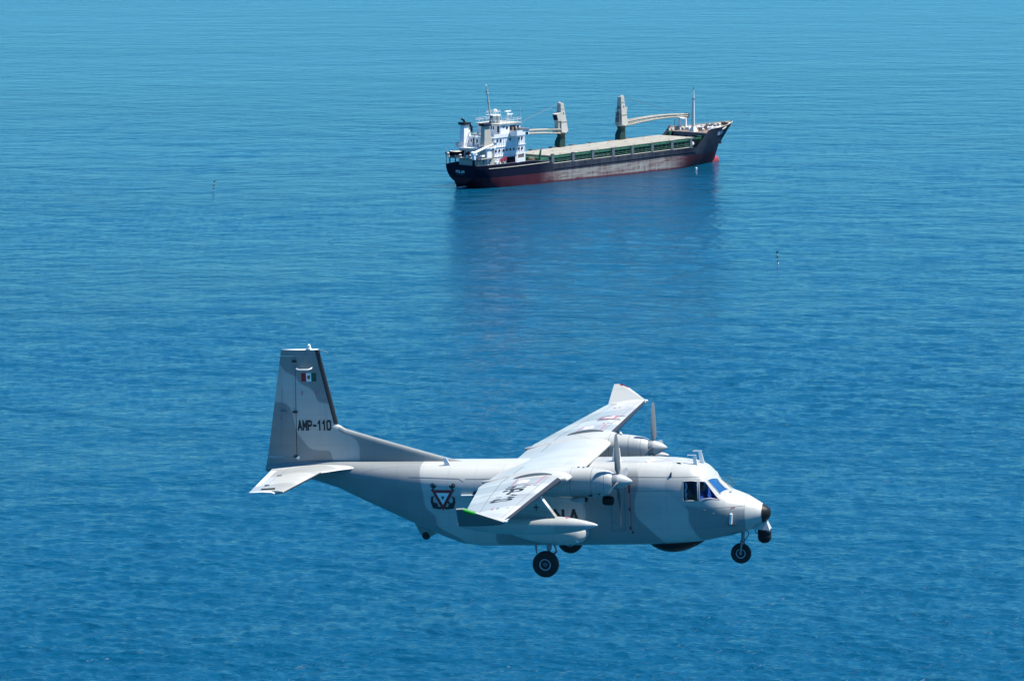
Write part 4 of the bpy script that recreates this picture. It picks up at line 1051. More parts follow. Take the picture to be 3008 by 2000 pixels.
# ---- hatches: covers, coaming, the open side gallery with its posts
covers = np.linspace(-15.8, 47.6, 9)
HC = sp('hatch_coaming', MB().box(-15.6, 47.4, -6.5, 6.1, 4.35, 7.0), M_DGREEN)
for i, (a, b) in enumerate(zip(covers[:-1], covers[1:])):
    c = sp('hatch_cover', MB().box(a + .11, b - .11, -7.0, 6.35, 7.02, 7.50), M_BEIGE, HC)
    mb = MB()
    for k in (.33, .66): mb.box(a + (b - a) * k - .05, a + (b - a) * k + .05, -6.9, 6.3, 7.503, 7.52)
    sp('cover_seam', mb, M_RUST, c)
    sp('cover_cleats', MB().box(a + 1.0, a + 1.9, -7.15, -6.9, 7.45, 7.75).box(a + 5.2, a + 5.5, 5.2, 5.5, 7.5, 7.62).box(a + 2.2, a + 2.6, -2.0, -1.7, 7.5, 7.60), M_RUST, c)
sp('cover_edge', MB().box(-15.8, 47.6, 6.36, 6.42, 7.0, 7.46), M_GREEN, HC)
posts = [-16.5, -7.9, .4, 9.2, 17.6, 26.4, 35.3, 44.0]
pm = None
for s in (-1, 1):
    for i, u in enumerate(posts):
        if pm is None:
            pm = sp('side_post', MB().box(-.5, .5, -.22, .22, 0, 2.62).box(-.56, .56, -.28, .28, 2.55, 2.66), M_SGREY); o = pm
        else: o = pm.copy(); COL.objects.link(o); o.parent = SHIP
        o.location = (u, -s * 7.78, wtop(u) - .05)
    for i, (a, b) in enumerate(zip(posts[:-1], posts[1:])):
        w0 = wtop((a + b) / 2); a, b = a + .55, b - .55
        SG = sp('side_gallery', MB().hexa([(a, s * 6.45, 6.95), (b, s * 6.45, 6.95), (b, s * 7.85, 6.98), (a, s * 7.85, 6.98)], [(a, s * 6.45, 7.05), (b, s * 6.45, 7.05), (b, s * 7.85, 7.05), (a, s * 7.85, 7.05)]).box(a, b, min(s * 7.82, s * 7.88), max(s * 7.82, s * 7.88), 6.88, 7.12), M_GREEN)
        n = 5
        for k in range(n):
            uu_ = a + .25 + (b - a - .5) * k / (n - 1)
            sp('gallery_stanchion', MB().box(uu_ - .09, uu_ + .09, s * 7.75 - .06, s * 7.75 + .06, w0 - .2, 6.95), M_GREEN, SG)
        for h, r in ((.62, .06), (1.12, .06), (.12, .1)):
            sp('gallery_rail', MB().tube([(a, s * 7.8, w0 + h), (b, s * 7.8, w0 + h)], r, 6), M_GREEN if h > .2 else M_CREAM, SG)
        if s > 0 and i in (0, 1, 2): sp('gallery_pipe', MB().tube([(a, s * 7.5, w0 + .85), (b, s * 7.5, w0 + .87)], .10, 6), M_CREAM, SG)
        for k in range(3):
            uu_ = a + 1 + (b - a - 2) * k / 2 + (.6 if i % 2 else 0)
            sp('cover_lever', MB().tube([(uu_, s * 6.5, 7.1), (uu_ + .3, s * 6.8, 7.35 + .15 * (k % 2))], .09, 5), M_DGREEN if (i + k) % 3 else M_GREEN, SG)
# green gear at the after end of the hatch
GE = sp('hatch_end_frame', MB().box(-17.9, -16.0, -6, 5.0, 4.4, 6.9).hexa([(-22.5, 6.0, 5.9), (-17.2, 6.0, 5.9), (-17.2, 7.6, 5.9), (-22.5, 7.6, 5.9)], [(-19.5, 6.3, 7.1), (-17.2, 6.3, 7.1), (-17.2, 7.5, 7.1), (-19.5, 7.5, 7.1)]), M_GREEN)
sp('davit_post', MB().tube([(-20.4, 6.6, 6.5), (-20.2, 6.6, 8.2), (-19.9, 6.6, 9.4)], [.35, .3, .22], 8), M_GREEN, GE); sp('davit_tip', MB().tube([(-19.9, 6.6, 9.4), (-19.3, 6.6, 10.0)], .12, 6), M_SRED, GE)
sp('winch', MB().lathe([(-.6, .5), (-.55, .7), (.55, .7), (.6, .5)], (-22.6, 5.6, 6.9), 'y', 14).box(-23.4, -22.0, 4.6, 6.6, 5.9, 6.4), M_RUST, GE)
sp('deck_flap', MB().hexa([(-19.6, 6.2, 6.3), (-17.0, 6.2, 6.5), (-17.0, 7.5, 6.4), (-19.6, 7.5, 6.2)], [(-19.6, 6.2, 6.4), (-17.0, 6.2, 6.6), (-17.0, 7.5, 6.5), (-19.6, 7.5, 6.3)]), M_CREAM, GE)

# ---- deck house, wheelhouse
HO = sp('deckhouse', MB().box(-36.7, -24.1, -4.6, 4.6, 5.9, 13.75), M_SWHITE)
for w, t in ((8.75, .10), (11.3, .16), (13.85, .22)): sp('house_deck_edge', MB().box(-37.0, -23.9, -4.75, 4.75, w - t / 2, w + t / 2), M_SWHITE, HO)
for k in range(14): sp('wall_stiffener', MB().box(-36.4 + k * .92, -36.32 + k * .92, 4.6, 4.68, 5.9, 13.7), M_SWHITE, HO)
sp('upper_bulwark', MB().box(-36.6, -28.5, 4.62, 4.74, 13.9, 14.75), M_SWHITE, HO)
def window(u, w, v, du=.28, dw=.34, parent=HO, aft=None):
    s = 1 if v > 0 else -1
    if aft is None: sp('window', MB().box(u - du, u + du, v, v + s * .05, w - dw, w + dw), M_WGLASS, parent)
    else: sp('window', MB().box(aft - .05, aft, v - du, v + du, w - dw, w + dw), M_WGLASS, parent)
for u in (-35.26, -33.93, -30.15, -26.67, -25.39): window(u, 13.05, 4.68)
for u in (-36.0, -34.54, -32.89, -31.55, -30.13, -28.79, -26.72, -25.37): window(u, 10.30, 4.68)
for u in (-35.2, -33, -30, -27): window(u, 13.0, -4.68); window(u, 10.3, -4.68)
sp('house_door', MB().box(-31.6, -28.2, 4.68, 4.74, 6.0, 8.3), M_NAVY, HO)
WH = sp('wheelhouse', MB().box(-33.5, -25.4, -4.2, 4.2, 13.96, 17.15), M_SWHITE)
sp('wheelhouse_roof', MB().box(-34.2, -25.1, -4.5, 4.5, 17.15, 17.38), M_CREAM, WH)
for a, b, w0, w1 in ((-29.8, -27.35, 14.7, 16.7), (-26.9, -26.0, 15.8, 16.5), (-31.25, -30.5, 15.85, 16.55)): sp('window', MB().box(a, b, 4.2, 4.25, w0, w1), M_WGLASS, WH)
sp('door_leaf', MB().box(-29.0, -28.2, 4.26, 4.32, 14.7, 16.2), M_RUST, WH); sp('notice', MB().hexa([(-32.6, 4.2, 16.2), (-31.9, 4.2, 16.2), (-31.9, 4.24, 16.2), (-32.6, 4.24, 16.2)], [(-32.4, 4.2, 16.7), (-31.6, 4.2, 16.7), (-31.6, 4.24, 16.7), (-32.4, 4.24, 16.7)]), M_SGREY, WH)
for v in (.9, 1.65): window(0, 16.2, v, .2, .42, WH, aft=-33.5)
window(0, 15.6, 3.4, .35, 1.2, WH, aft=-33.5); window(0, 16.2, -1.4, .25, .4, WH, aft=-33.5)
for v in np.linspace(-3.6, 3.6, 7): sp('window', MB().box(-25.4, -25.35, v - .45, v + .45, 15.7, 16.7), M_WGLASS, WH)
for s in (-1, 1):
    BW = sp('bridge_wing', MB().box(-30.4, -26.9, min(s * 4.2, s * 7.3), max(s * 4.2, s * 7.3), 13.95, 14.15), M_SWHITE)
    sp('wing_bulwark', MB().box(-30.4, -30.3, min(s * 4.6, s * 7.3), max(s * 4.6, s * 7.3), 14.15, 15.45), M_SWHITE, BW); sp('wing_bulwark', MB().box(-30.3, -25.4, s * 7.3 - .05, s * 7.3 + .05, 14.15, 15.45), M_SWHITE, BW)
    sp('wing_bulwark', MB().box(-25.5, -25.4, min(s * 4.2, s * 7.25), max(s * 4.2, s * 7.25), 14.6, 15.9), M_SWHITE, BW); sp('wing_canopy', MB().hexa([(-27.8, s * 4.3, 15.95), (-25.2, s * 4.3, 15.75), (-25.2, s * 7.6, 15.6), (-27.8, s * 7.6, 15.8)], [(-27.8, s * 4.3, 16.05), (-25.2, s * 4.3, 15.9), (-25.2, s * 7.6, 15.75), (-27.8, s * 7.6, 15.95)]), M_SGREY, BW)
    sp('wing_window', MB().box(-26.9, -25.8, s * 7.36 - .02, s * 7.36 + .02, 14.2, 14.9), M_WGLASS, BW)
    sp('wing_strut', MB().tube([(-28.6, s * 4.6, 12.2), (-28.6, s * 7.0, 13.9)], .10, 6), M_SWHITE, BW)
M_RING = mat('lifebuoy_orange', (.45, .05, .03), .5)

def railing(path, h=1.05, rails=3, step=1.5, m=M_SWHITE, parent=None, r=.035):
    """posts and rails along a path, as one fenced part"""
    RA = None
    for k in range(rails):
        o = sp('rail', MB().tube([(p[0], p[1], p[2] + h * (k + 1) / rails) for p in path], r, 5), m, parent) if RA else sp('railing', MB().tube([(p[0], p[1], p[2] + h) for p in path], r, 5), m, parent)
        RA = RA or o
    for a, b in zip(path[:-1], path[1:]):
        L = math.dist(a, b); n = max(1, round(L / step))
        for i in range(n + 1):
            p = [a[j] + (b[j] - a[j]) * i / n for j in range(3)]
            sp('rail_post', MB().tube([p, (p[0], p[1], p[2] + h)], r, 5, False), m, parent)
    return RA
railing([(-34.1, 4.4, 17.38), (-25.2, 4.4, 17.38), (-25.2, -4.4, 17.38), (-34.1, -4.4, 17.38), (-34.1, 4.4, 17.38)], 1.25, 3, 1.5, parent=WH, r=.05)
railing([(-36.6, 4.5, 13.96), (-33.6, 4.5, 13.96)], 1.1, 3, 1.5, parent=WH, r=.05)
# masts and radars on the wheelhouse top
AM = sp('radar_mast', MB().tube([(-31.8, 0, 17.3), (-31.7, 0, 19.4)], [.75, .5], 12), M_SWHITE)
sp('mast_shade', MB().hexa([(-33.2, -.3, 17.3), (-32.6, -.3, 17.3), (-32.6, .3, 17.3), (-33.2, .3, 17.3)], [(-32.6, -.3, 19.4), (-32.2, -.3, 19.4), (-32.2, .3, 19.4), (-32.6, .3, 19.4)]), M_SGREY, AM)
sp('mast_platform', MB().box(-33.3, -30.1, -1.4, 1.4, 19.35, 19.6), M_SWHITE, AM)
railing([(-33.2, 1.3, 19.6), (-30.2, 1.3, 19.6), (-30.2, -1.3, 19.6), (-33.2, -1.3, 19.6), (-33.2, 1.3, 19.6)], 1.1, 3, 1.0, parent=AM, r=.045)
sp('mast_pole', MB().tube([(-33.0, 0, 19.5), (-33.6, 0, 23.2), (-34.3, 0, 27.5)], [.26, .18, .09], 8), M_CREAM, AM)
for w, d in ((23.2, .5), (25.4, .7), (26.2, .4)): sp('mast_light', MB().box(-33.6 - (w - 23.2) * .17 - d * .5, -33.6 - (w - 23.2) * .17 + d * .5, -.3, .3, w, w + .3), M_CREAM, AM)
sp('mast_top_lamp', MB().lathe([(0, .1), (.1, .22), (.25, .2), (.35, .05)], (-34.35, 0, 27.5), 'z', 10), M_SWHITE, AM)
sp('radar_dome', MB().lathe([(0, .5), (.3, .6), (.6, .45), (.75, .1)], (-30.9, 0, 20.3), 'z', 14), M_SWHITE, AM, smooth=50)
RM = sp('radar_pedestal', MB().tube([(-25.9, 0, 17.3), (-25.8, 0, 20.0)], [.28, .18], 10), M_SWHITE)
sp('radar_scanner', MB().box(-26.9, -24.7, -.25, .25, 19.95, 20.25), M_SWHITE, RM); sp('radar_scanner', MB().box(-26.9, -24.6, .5, .9, 19.2, 19.45), M_SWHITE, RM); sp('radar_arm', MB().tube([(-25.8, 0, 19.2), (-25.3, .7, 19.2), (-25.2, .7, 18.6)], .16, 8), M_SWHITE, RM)
sp('roof_box', MB().lathe([(0, .35), (.8, .35), (.95, .2)], (-29.7, 0, 17.9), 'z', 12).box(-29.75, -29.65, -.05, .05, 17.3, 17.9), M_SWHITE, RM); sp('vent_mushroom', MB().lathe([(0, .45), (1.6, .42), (1.9, .5), (2.2, .3)], (-31.6, 1.6, 17.35), 'z', 14), M_CREAM, RM, smooth=40)
sp('whip_antenna', MB().tube([(-25.3, 4.2, 17.4), (-25.3, 4.2, 21.6)], .04, 5), M_SWHITE, RM); sp('whip_antenna', MB().tube([(-34.0, -3, 17.4), (-34.0, -3, 20.6)], .05, 5), M_SWHITE, RM); sp('whip_antenna', MB().tube([(-29, -3.6, 17.4), (-29, -3.6, 21)], .04, 5), M_SWHITE, RM)

# ---- casing and twin funnels, after deckhouse
def funnel(v0, v1):
    FU = sp('funnel', MB().hexa([(-40.5, v0, 8.8), (-36.7, v0, 8.8), (-36.7, v1, 8.8), (-40.5, v1, 8.8)], [(-40.2, v0, 14.0), (-36.72, v0, 14.0), (-36.72, v1, 14.0), (-40.2, v1, 14.0)]).hexa([(-40.2, v0, 14.0), (-37.4, v0, 14.0), (-37.4, v1, 14.0), (-40.2, v1, 14.0)], [(-40.0, v0 + .1, 17.3), (-38.1, v0 + .1, 17.3), (-38.1, v1 - .1, 17.3), (-40.0, v1 - .1, 17.3)]), M_CREAM if v0 > 0 else M_SWHITE)
    sp('funnel_cap', MB().hexa([(-40.35, v0 - .25, 17.25), (-37.7, v0 - .25, 17.25), (-37.7, v1 + .25, 17.25), (-40.35, v1 + .25, 17.25)], [(-40.5, v0 - .3, 17.95), (-37.6, v0 - .2, 17.85), (-37.6, v1 + .2, 17.85), (-40.5, v1 + .3, 17.95)]), M_SBLACK, FU)
    return FU
f1 = funnel(3.0, 4.5); f2 = funnel(-4.6, -3.0)
sp('exhaust_pipe', MB().tube([(-39.0, -3.8, 17.8), (-39.4, -3.8, 18.5), (-40.2, -3.8, 18.8)], .3, 10), M_SBLACK, f2); sp('exhaust_pipe', MB().tube([(-39.6, 3.6, 17.8), (-40.9, 3.6, 17.9)], .22, 8), M_SBLACK, f1)
sp('vent_trunk', MB().tube([(-37.0, -3.2, 15.0), (-37.0, -3.2, 16.6), (-37.6, -3.2, 16.9)], .35, 10), M_SBLACK, f2)
AH = sp('after_house', MB().box(-38.2, -36.72, -3.0, 3.0, 5.9, 14.1).box(-40.0, -38.2, -5.2, 5.2, 5.9, 11.0), M_SWHITE)
sp('after_deck_edge', MB().box(-41.2, -36.75, -5.4, 5.4, 11.05, 11.3), M_SWHITE, AH)
for v, w, du, dw in ((-2.2, 13.05, .18, .42), (-1.35, 12.6, .3, 1.15), (-.1, 12.95, .25, .5), (1.6, 13.0, .2, .45)): window(0, w, v, du, dw, AH, aft=-38.2)
window(0, 8.2, 0.2, .4, 1.9, AH, aft=-40.0); window(0, 9.4, -2.4, .3, .4, AH, aft=-40.0); sp('fire_box', MB().box(-40.2, -40.0, -1.9, -1.2, 9.2, 10.2), M_SRED, AH)
railing([(-38.3, 2.9, 14.1), (-38.3, -2.9, 14.1)], 1.1, 3, 1.2, M_CREAM, AH, r=.06)
for i, (u, v) in enumerate(((-37.6, -1.4), (-37.4, .4), (-37.7, 1.6))): sp('roof_vent', MB().lathe([(0, .25), (.6, .25), (.8, .45), (1.0, .2)], (u, v, 14.1), 'z', 10), M_CREAM, AH)
railing([(-41.1, 4.9, 11.3), (-41.1, -5.3, 11.3)], 1.1, 3, 1.4, M_SWHITE, AH, r=.05)
# boat deck at the stern, crane boom, ladders
BD = sp('boat_deck', MB().box(-44.0, -36.8, -5.6, 5.6, 8.62, 8.84), M_SGREY)
sp('deck_edge', MB().box(-43.0, -38.6, 5.6, 5.75, 8.6, 8.9), M_CREAM, BD)
for u in (-43.6, -41.4, -39.0):
    for s in (-1, 1): sp('deck_pillar', MB().box(u - .12, u + .12, s * 5.2 - .12, s * 5.2 + .12, 5.9, 8.62), M_SGREY, BD)
sp('ladder', MB().hexa([(-40.9, 6.0, 5.95), (-40.2, 6.0, 5.95), (-40.2, 6.7, 5.95), (-40.9, 6.7, 5.95)], [(-38.7, 6.0, 8.6), (-38.0, 6.0, 8.6), (-38.0, 6.7, 8.6), (-38.7, 6.7, 8.6)]), M_CREAM, BD)
for k in range(9): sp('ladder_rung', MB().box(-37.9, -37.1, 4.9, 5.0, 6.2 + k * .55, 6.3 + k * .55), M_SGREY, BD)
for u in (-38.0, -37.0): sp('ladder_rail', MB().tube([(u, 4.95, 6.0), (u, 4.95, 11.2)], .05, 5), M_SWHITE, BD)
CB = sp('stores_crane', MB().tube([(-45.4, 5.3, 8.8), (-45.5, 5.3, 10.3)], [.55, .4], 10).lathe([(-.5, .3), (-.4, .6), (.4, .6), (.5, .3)], (-45.6, 5.3, 10.4), 'y', 12), M_SWHITE)
sp('crane_boom', MB().tube([(-45.6, 5.5, 10.5), (-42, 5.5, 11.4), (-37.6, 5.5, 12.35)], [.42, .36, .22], 8), M_SWHITE, CB); sp('boom_tip', MB().box(-37.8, -37.0, 5.3, 5.8, 12.1, 12.7), M_SGREY, CB)
sp('boom_rest', MB().tube([(-44.0, 5.5, 8.9), (-43.9, 5.5, 10.7)], .12, 6).tube([(-42.6, 5.5, 8.9), (-42.6, 5.5, 11.0)], .1, 6), M_SGREY, CB)
for i, (u, v, h, m_) in enumerate(((-44.2, 3.0, 1.1, M_CREAM), (-43.6, 1.2, .8, M_SWHITE), (-44.0, -1.0, 1.0, M_CREAM), (-43.4, 4.4, 1.3, M_SWHITE), (-43.8, -5.6, 1.2, M_CREAM), (-42.9, 2.2, .9, M_SGREY), (-43.0, -3.6, .7, M_SRED))):
    sp('mooring_winch' if i % 2 else 'deck_vent', MB().lathe([(0, .35), (h * .5, .28), (h * .8, .45), (h, .2)], (u, v, 8.84), 'z', 10).box(u - .5, u + .5, v - .2, v + .2, 8.84, 9.1), m_, BD)
sp('ensign_staff', MB().tube([(-44.7, -5.0, 8.8), (-45.3, -5.0, 11.6)], .06, 5), M_SWHITE, BD); sp('stern_light', MB().lathe([(0, .2), (.5, .25), (.7, .1)], (-44.6, -5.6, 9.6), 'z', 8).tube([(-44.6, -5.6, 7), (-44.6, -5.6, 9.6)], .08, 5), M_NAVY, BD)
# starboard side of the house at deck level
sp('white_screen', MB().box(-31.2, -30.75, 7.82, 7.92, 7.0, 9.5).box(-28.2, -27.7, 7.82, 7.92, 7.0, 9.5).box(-30.75, -28.2, 7.82, 7.92, 9.28, 9.5).box(-30.75, -28.2, 7.82, 7.92, 7.0, 8.15), M_SWHITE)
sp('screen_tarp', MB().hexa([(-30.7, 7.75, 8.15), (-28.25, 7.75, 8.2), (-28.25, 7.8, 8.2), (-30.7, 7.8, 8.15)], [(-30.7, 7.75, 8.7), (-28.25, 7.75, 9.3), (-28.25, 7.8, 9.3), (-30.7, 7.8, 8.7)]), M_RUST)
for u, w in ((-36.0, 7.95), (-34.55, 8.25)): sp('hose_reel', MB().lathe([(0, .2), (.02, .55), (.25, .55), (.27, .2)], (u, 6.6, w), 'y', 14).tube([(u, 6.6, 5.9), (u, 6.6, w)], .1, 6), M_SRED)
sp('side_lockers', MB().box(-37.6, -36.4, 5.6, 6.4, 5.9, 7.5), M_SWHITE); sp('side_lockers', MB().box(-35.4, -34.9, 6.4, 7.2, 5.9, 7.5), M_CREAM); sp('side_lockers', MB().box(-32.6, -32.0, 6.6, 7.4, 5.9, 7.4), M_NAVY); sp('side_lockers', MB().box(-31.8, -31.3, 6.8, 7.4, 5.9, 7.2), M_SRED)

# ---- deck cranes on the port side
def crane(u, aft):
    d = -1 if aft else 1
    CR = empty('deck_crane', SHIP); CR.location = (u, 7.3, 0)
    c = lambda name, mb, m, par=None, **k: put(name, mb, m, par or CR, flip=True, **k)
    prof = []
    PD = c('pedestal', MB().hexa([(-1.55, -1.0, 4.4), (.75, -1.0, 4.4), (.75, 1.0, 4.4), (-1.55, 1.0, 4.4)], [(-1.55, -1.0, 8.85), (.75, -1.0, 8.85), (.75, 1.0, 8.85), (-1.55, 1.0, 8.85)])
      .hexa([(-1.55, -1.0, 8.87), (.75, -1.0, 8.87), (.75, 1.0, 8.87), (-1.55, 1.0, 8.87)], [(-.75, -.85, 10.35), (.95, -.85, 10.35), (.95, .85, 10.35), (-.75, .85, 10.35)]).lathe([(10.2, 1.12), (10.7, 1.12), (11.15, 1.3), (11.45, 1.55)], (.15, 0, 0), 'z', 20), M_DGREEN, smooth=30)
    c('slewing_ring', MB().lathe([(11.42, 1.6), (11.75, 1.65), (11.8, 1.5)], (.15, 0, 0), 'z', 24), M_CRANE, PD)
    c('pedestal_ladder', MB().tube([(1.2, -.3, 8.6), (1.35, -.3, 11.2)], .06, 5).tube([(1.2, .3, 8.6), (1.35, .3, 11.2)], .06, 5).box(1.0, 1.5, -.4, .4, 9.5, 9.75), M_CRANE, PD)
    TW = c('tower', MB().hexa([(-1.2, -1.38, 11.8), (1.62, -1.38, 11.8), (1.62, 1.38, 11.8), (-1.2, 1.38, 11.8)], [(-0.9, -1.08, 14.7), (1.26, -1.08, 14.7), (1.26, 1.08, 14.7), (-0.9, 1.08, 14.7)])
      .hexa([(-0.9, -1.06, 14.72), (1.24, -1.06, 14.72), (1.24, 1.06, 14.72), (-0.9, 1.06, 14.72)], [(-0.72, -0.744, 18.3), (0.78, -0.744, 18.3), (0.78, 0.744, 18.3), (-0.72, 0.744, 18.3)]).hexa([(-0.72, -0.72, 18.35), (0.72, -0.72, 18.35), (0.72, 0.72, 18.35), (-0.72, 0.72, 18.35)], [(-0.66, -0.66, 19.8), (0.66, -0.66, 19.8), (0.66, 0.66, 19.8), (-0.66, 0.66, 19.8)]), M_CRANE)
    c('tower_band', MB().box(-1.03, 1.38, -1.2, 1.2, 14.60, 14.85), M_CRANE, TW); c('tower_band', MB().box(-.82, .9, -.85, .85, 18.25, 18.42), M_CRANE, TW)
    c('tower_hatch', MB().box(.0, .5, .75, .9, 16.6, 17.2), M_SGREY, TW); c('head_sheave', MB().lathe([(-.35, .3), (-.3, .42), (.3, .42), (.35, .3)], (d * .45, 0, 19.75), 'y', 14), M_CRANE, TW)
    c('service_platform', MB().box(1.0, 1.75, -.6, .6, 14.7, 14.82), M_CRANE, TW); c('platform_rail', MB().tube([(1.72, -.6, 14.8), (1.72, -.6, 15.6), (1.72, .6, 15.6), (1.72, .6, 14.8)], .05, 5), M_CRANE, TW)
    if aft: CABX = (-2.75, -.85)
    else: CABX = (.95, 2.1)
    CA = c('machinery_cab', MB().hexa([(CABX[0] + .6, -.7, 14.9), (CABX[1], -.7, 14.9), (CABX[1], 1.0, 14.9), (CABX[0] + .6, 1.0, 14.9)] if aft else [(CABX[0], -.75, 14.6), (CABX[1] - .5, -.75, 14.6), (CABX[1] - .5, .75, 14.6), (CABX[0], .75, 14.6)],
      [(CABX[0], -.7, 16.9), (CABX[1], -.7, 17.3), (CABX[1], 1.0, 17.3), (CABX[0], 1.0, 16.9)] if aft else [(CABX[0] - .3, -.75, 17.0), (CABX[1], -.75, 16.6), (CABX[1], .75, 16.6), (CABX[0] - .3, .75, 17.0)]), M_CRANE, TW)
    if aft:
        c('cab_window', MB().hexa([(CABX[0] + .46, -.6, 15.2), (CABX[0] + .5, -.6, 15.2), (CABX[0] + .5, 1.0, 15.2), (CABX[0] + .46, 1.0, 15.2)], [(CABX[0] + .02, -.6, 16.6), (CABX[0] + .06, -.6, 16.6), (CABX[0] + .06, 1.0, 16.6), (CABX[0] + .02, 1.0, 16.6)]), M_WGLASS, CA)
        c('cab_support', MB().box(-1.9, -1.0, -.6, .8, 11.9, 14.85), M_CRANE, CA)
    else:
        put_split('winch_gear', MB().box(-1.6, -.9, -.8, .8, 12.6, 13.9).lathe([(-.6, .4), (.6, .4)], (-1.25, 0, 14.6), 'y', 12).box(-1.5, -.7, -.8, .8, 15.2, 15.32).box(-1.3, -.6, -.4, .4, 16.2, 17.0), M_SGREY, TW)
        c('winch_rail', MB().tube([(-1.6, .8, 12.0), (-1.6, .8, 16.4)], .06, 5).tube([(-1.6, -.8, 12.0), (-1.6, -.8, 16.4)], .06, 5).tube([(-1.6, .8, 16.2), (-1.6, -.8, 16.2)], .06, 5), M_CRANE, TW)
    # jib: box chords with lattice between, slightly arched
    L = 29.0; n = 12
    def jp(f, v, up): 
        z = 12.0 + (.55 if aft else .25) * f + .55 * math.sin(math.pi * min(1, f * 1.0)) ; dep = 1.05 * (1 - .45 * f)
        return (d * (1.1 + L * f), v * (1.0 - .45 * f), z + (dep / 2 if up else -dep / 2))
    JB = empty('jib', CR)
    for v in (-1, 1):
        for up in (0, 1): c('jib_chord', MB().tube([jp(f, v, up) for f in np.linspace(0, 1, 14)], .25, 6), M_JIB, JB)
        mb = MB()
        for k in range(n): mb.tube([jp(k / n, v, k % 2), jp((k + 1) / n, v, (k + 1) % 2)], .09, 5)
        c('jib_lacing', mb, M_JIB, JB)
    mb = MB()
    for k in range(n + 1): mb.tube([jp(k / n, -1, 1), jp(k / n, 1, 1)], .09, 5).tube([jp(k / n, -1, 0), jp(k / n, 1, 0)], .09, 5)
    c('jib_cross_bars', mb, M_JIB, JB)
    e = jp(1, 0, 1); c('jib_head', MB().lathe([(-.6, .5), (-.55, .75), (.55, .75), (.6, .5)], (e[0], 0, e[2] - .35), 'y', 14).box(e[0] - .5, e[0] + .4, -.6, .6, e[2] - .7, e[2] + .1), M_SBLACK, JB)
    for v in (-.3, .3): c('luffing_rope', MB().tube([(d * .6, v, 19.8), jp(.93, v * .5, 1)], .028, 5), M_SGREY, JB)
    if not aft:
        c('hook_rope', MB().tube([(e[0], 0, e[2] - .7), (e[0], 0, e[2] - 1.5)], .05, 5), M_SGREY, JB); c('hook_block', MB().tube([(e[0], 0, e[2] - 1.4), (e[0] - .1, 0, e[2] - 2.6), (e[0] - .35, 0, e[2] - 2.9)], [.25, .28, .12], 8), M_SRED, JB)
    return CR
crane(4.4, True); crane(30.8, False)

# ---- forecastle: mast, jib rest, deck gear
b0, b1 = hb(52, 4.4) - .5, hb(52, 8.2) - .25
FB = sp('forecastle_front', MB().hexa([(51.9, -b0, 4.4), (52.6, -b0, 4.4), (52.6, b0, 4.4), (51.9, b0, 4.4)], [(51.9, -b1, 8.25), (52.6, -b1, 8.25), (52.6, b1, 8.25), (51.9, b1, 8.25)]), M_SGREY)
for v in (-3.6, -.3, 2.6, 5.0): sp('front_recess', MB().box(51.84, 51.9, v - .55, v + .55, 6.7, 7.5), M_SBLACK, FB)
sp('mooring_deck_edge', MB().box(51.7, 52.2, -7.0, 7.0, 8.26, 8.42), M_SGREY, FB); sp('front_door', MB().box(51.6, 51.9, -6.3, -5.0, 6.0, 8.1), M_NAVY, FB); sp('front_locker', MB().box(50.6, 51.6, -6.4, -5.4, 4.4, 8.3), M_GREEN, FB)
sp('front_trunk', MB().box(50.6, 51.8, 4.6, 6.0, 4.4, 7.6), M_GREEN, FB); sp('green_strongback', MB().box(47.6, 50.6, 5.8, 6.6, 6.9, 7.2), M_GREEN, FB)
sp('fairlead_drum', MB().lathe([(-.2, .2), (-.18, .45), (.18, .45), (.2, .2)], (45.9, 7.0, 5.9), 'v' if False else 'y', 14), M_SWHITE, FB)
FMA = sp('foremast', MB().tube([(55, 0, 8.3), (55, 0, 14), (55.1, 0, 18.2), (55.15, 0, 20.5)], [.42, .36, .26, .12], 12), M_SWHITE, smooth=50)
sp('mast_ladder', MB().tube([(54.4, .3, 8.4), (54.7, .2, 17)], .05, 5).tube([(54.4, -.3, 8.4), (54.7, -.2, 17)], .05, 5), M_SGREY, FMA); sp('mast_head', MB().box(54.8, 55.4, -.35, .35, 17.6, 17.9).box(55.0, 55.3, -.1, .1, 20.4, 21.1), M_SGREY, FMA); sp('mast_foot', MB().hexa([(54, -.9, 8.3), (56, -.9, 8.3), (56, .9, 8.3), (54, .9, 8.3)], [(54.5, -.5, 9.5), (55.5, -.5, 9.5), (55.5, .5, 9.5), (54.5, .5, 9.5)]), M_SWHITE, FMA)
JR = sp('jib_rest', MB().box(56.2, 56.8, -6.6, -6.0, 8.3, 11.9), M_SWHITE); sp('rest_post', MB().box(57.8, 58.3, -5.6, -5.1, 8.3, 11.7), M_SWHITE, JR); sp('rest_beam', MB().box(56.2, 58.3, -6.6, -5.1, 11.6, 11.8), M_SWHITE, JR)
sp('rest_frame', MB().tube([(54.0, -6.2, 8.3), (54.0, -6.2, 11.6)], .08, 5).tube([(54.0, -6.2, 9.6), (55.8, -6.2, 9.6)], .08, 5), M_SGREY, JR)
rg = random.Random(3)
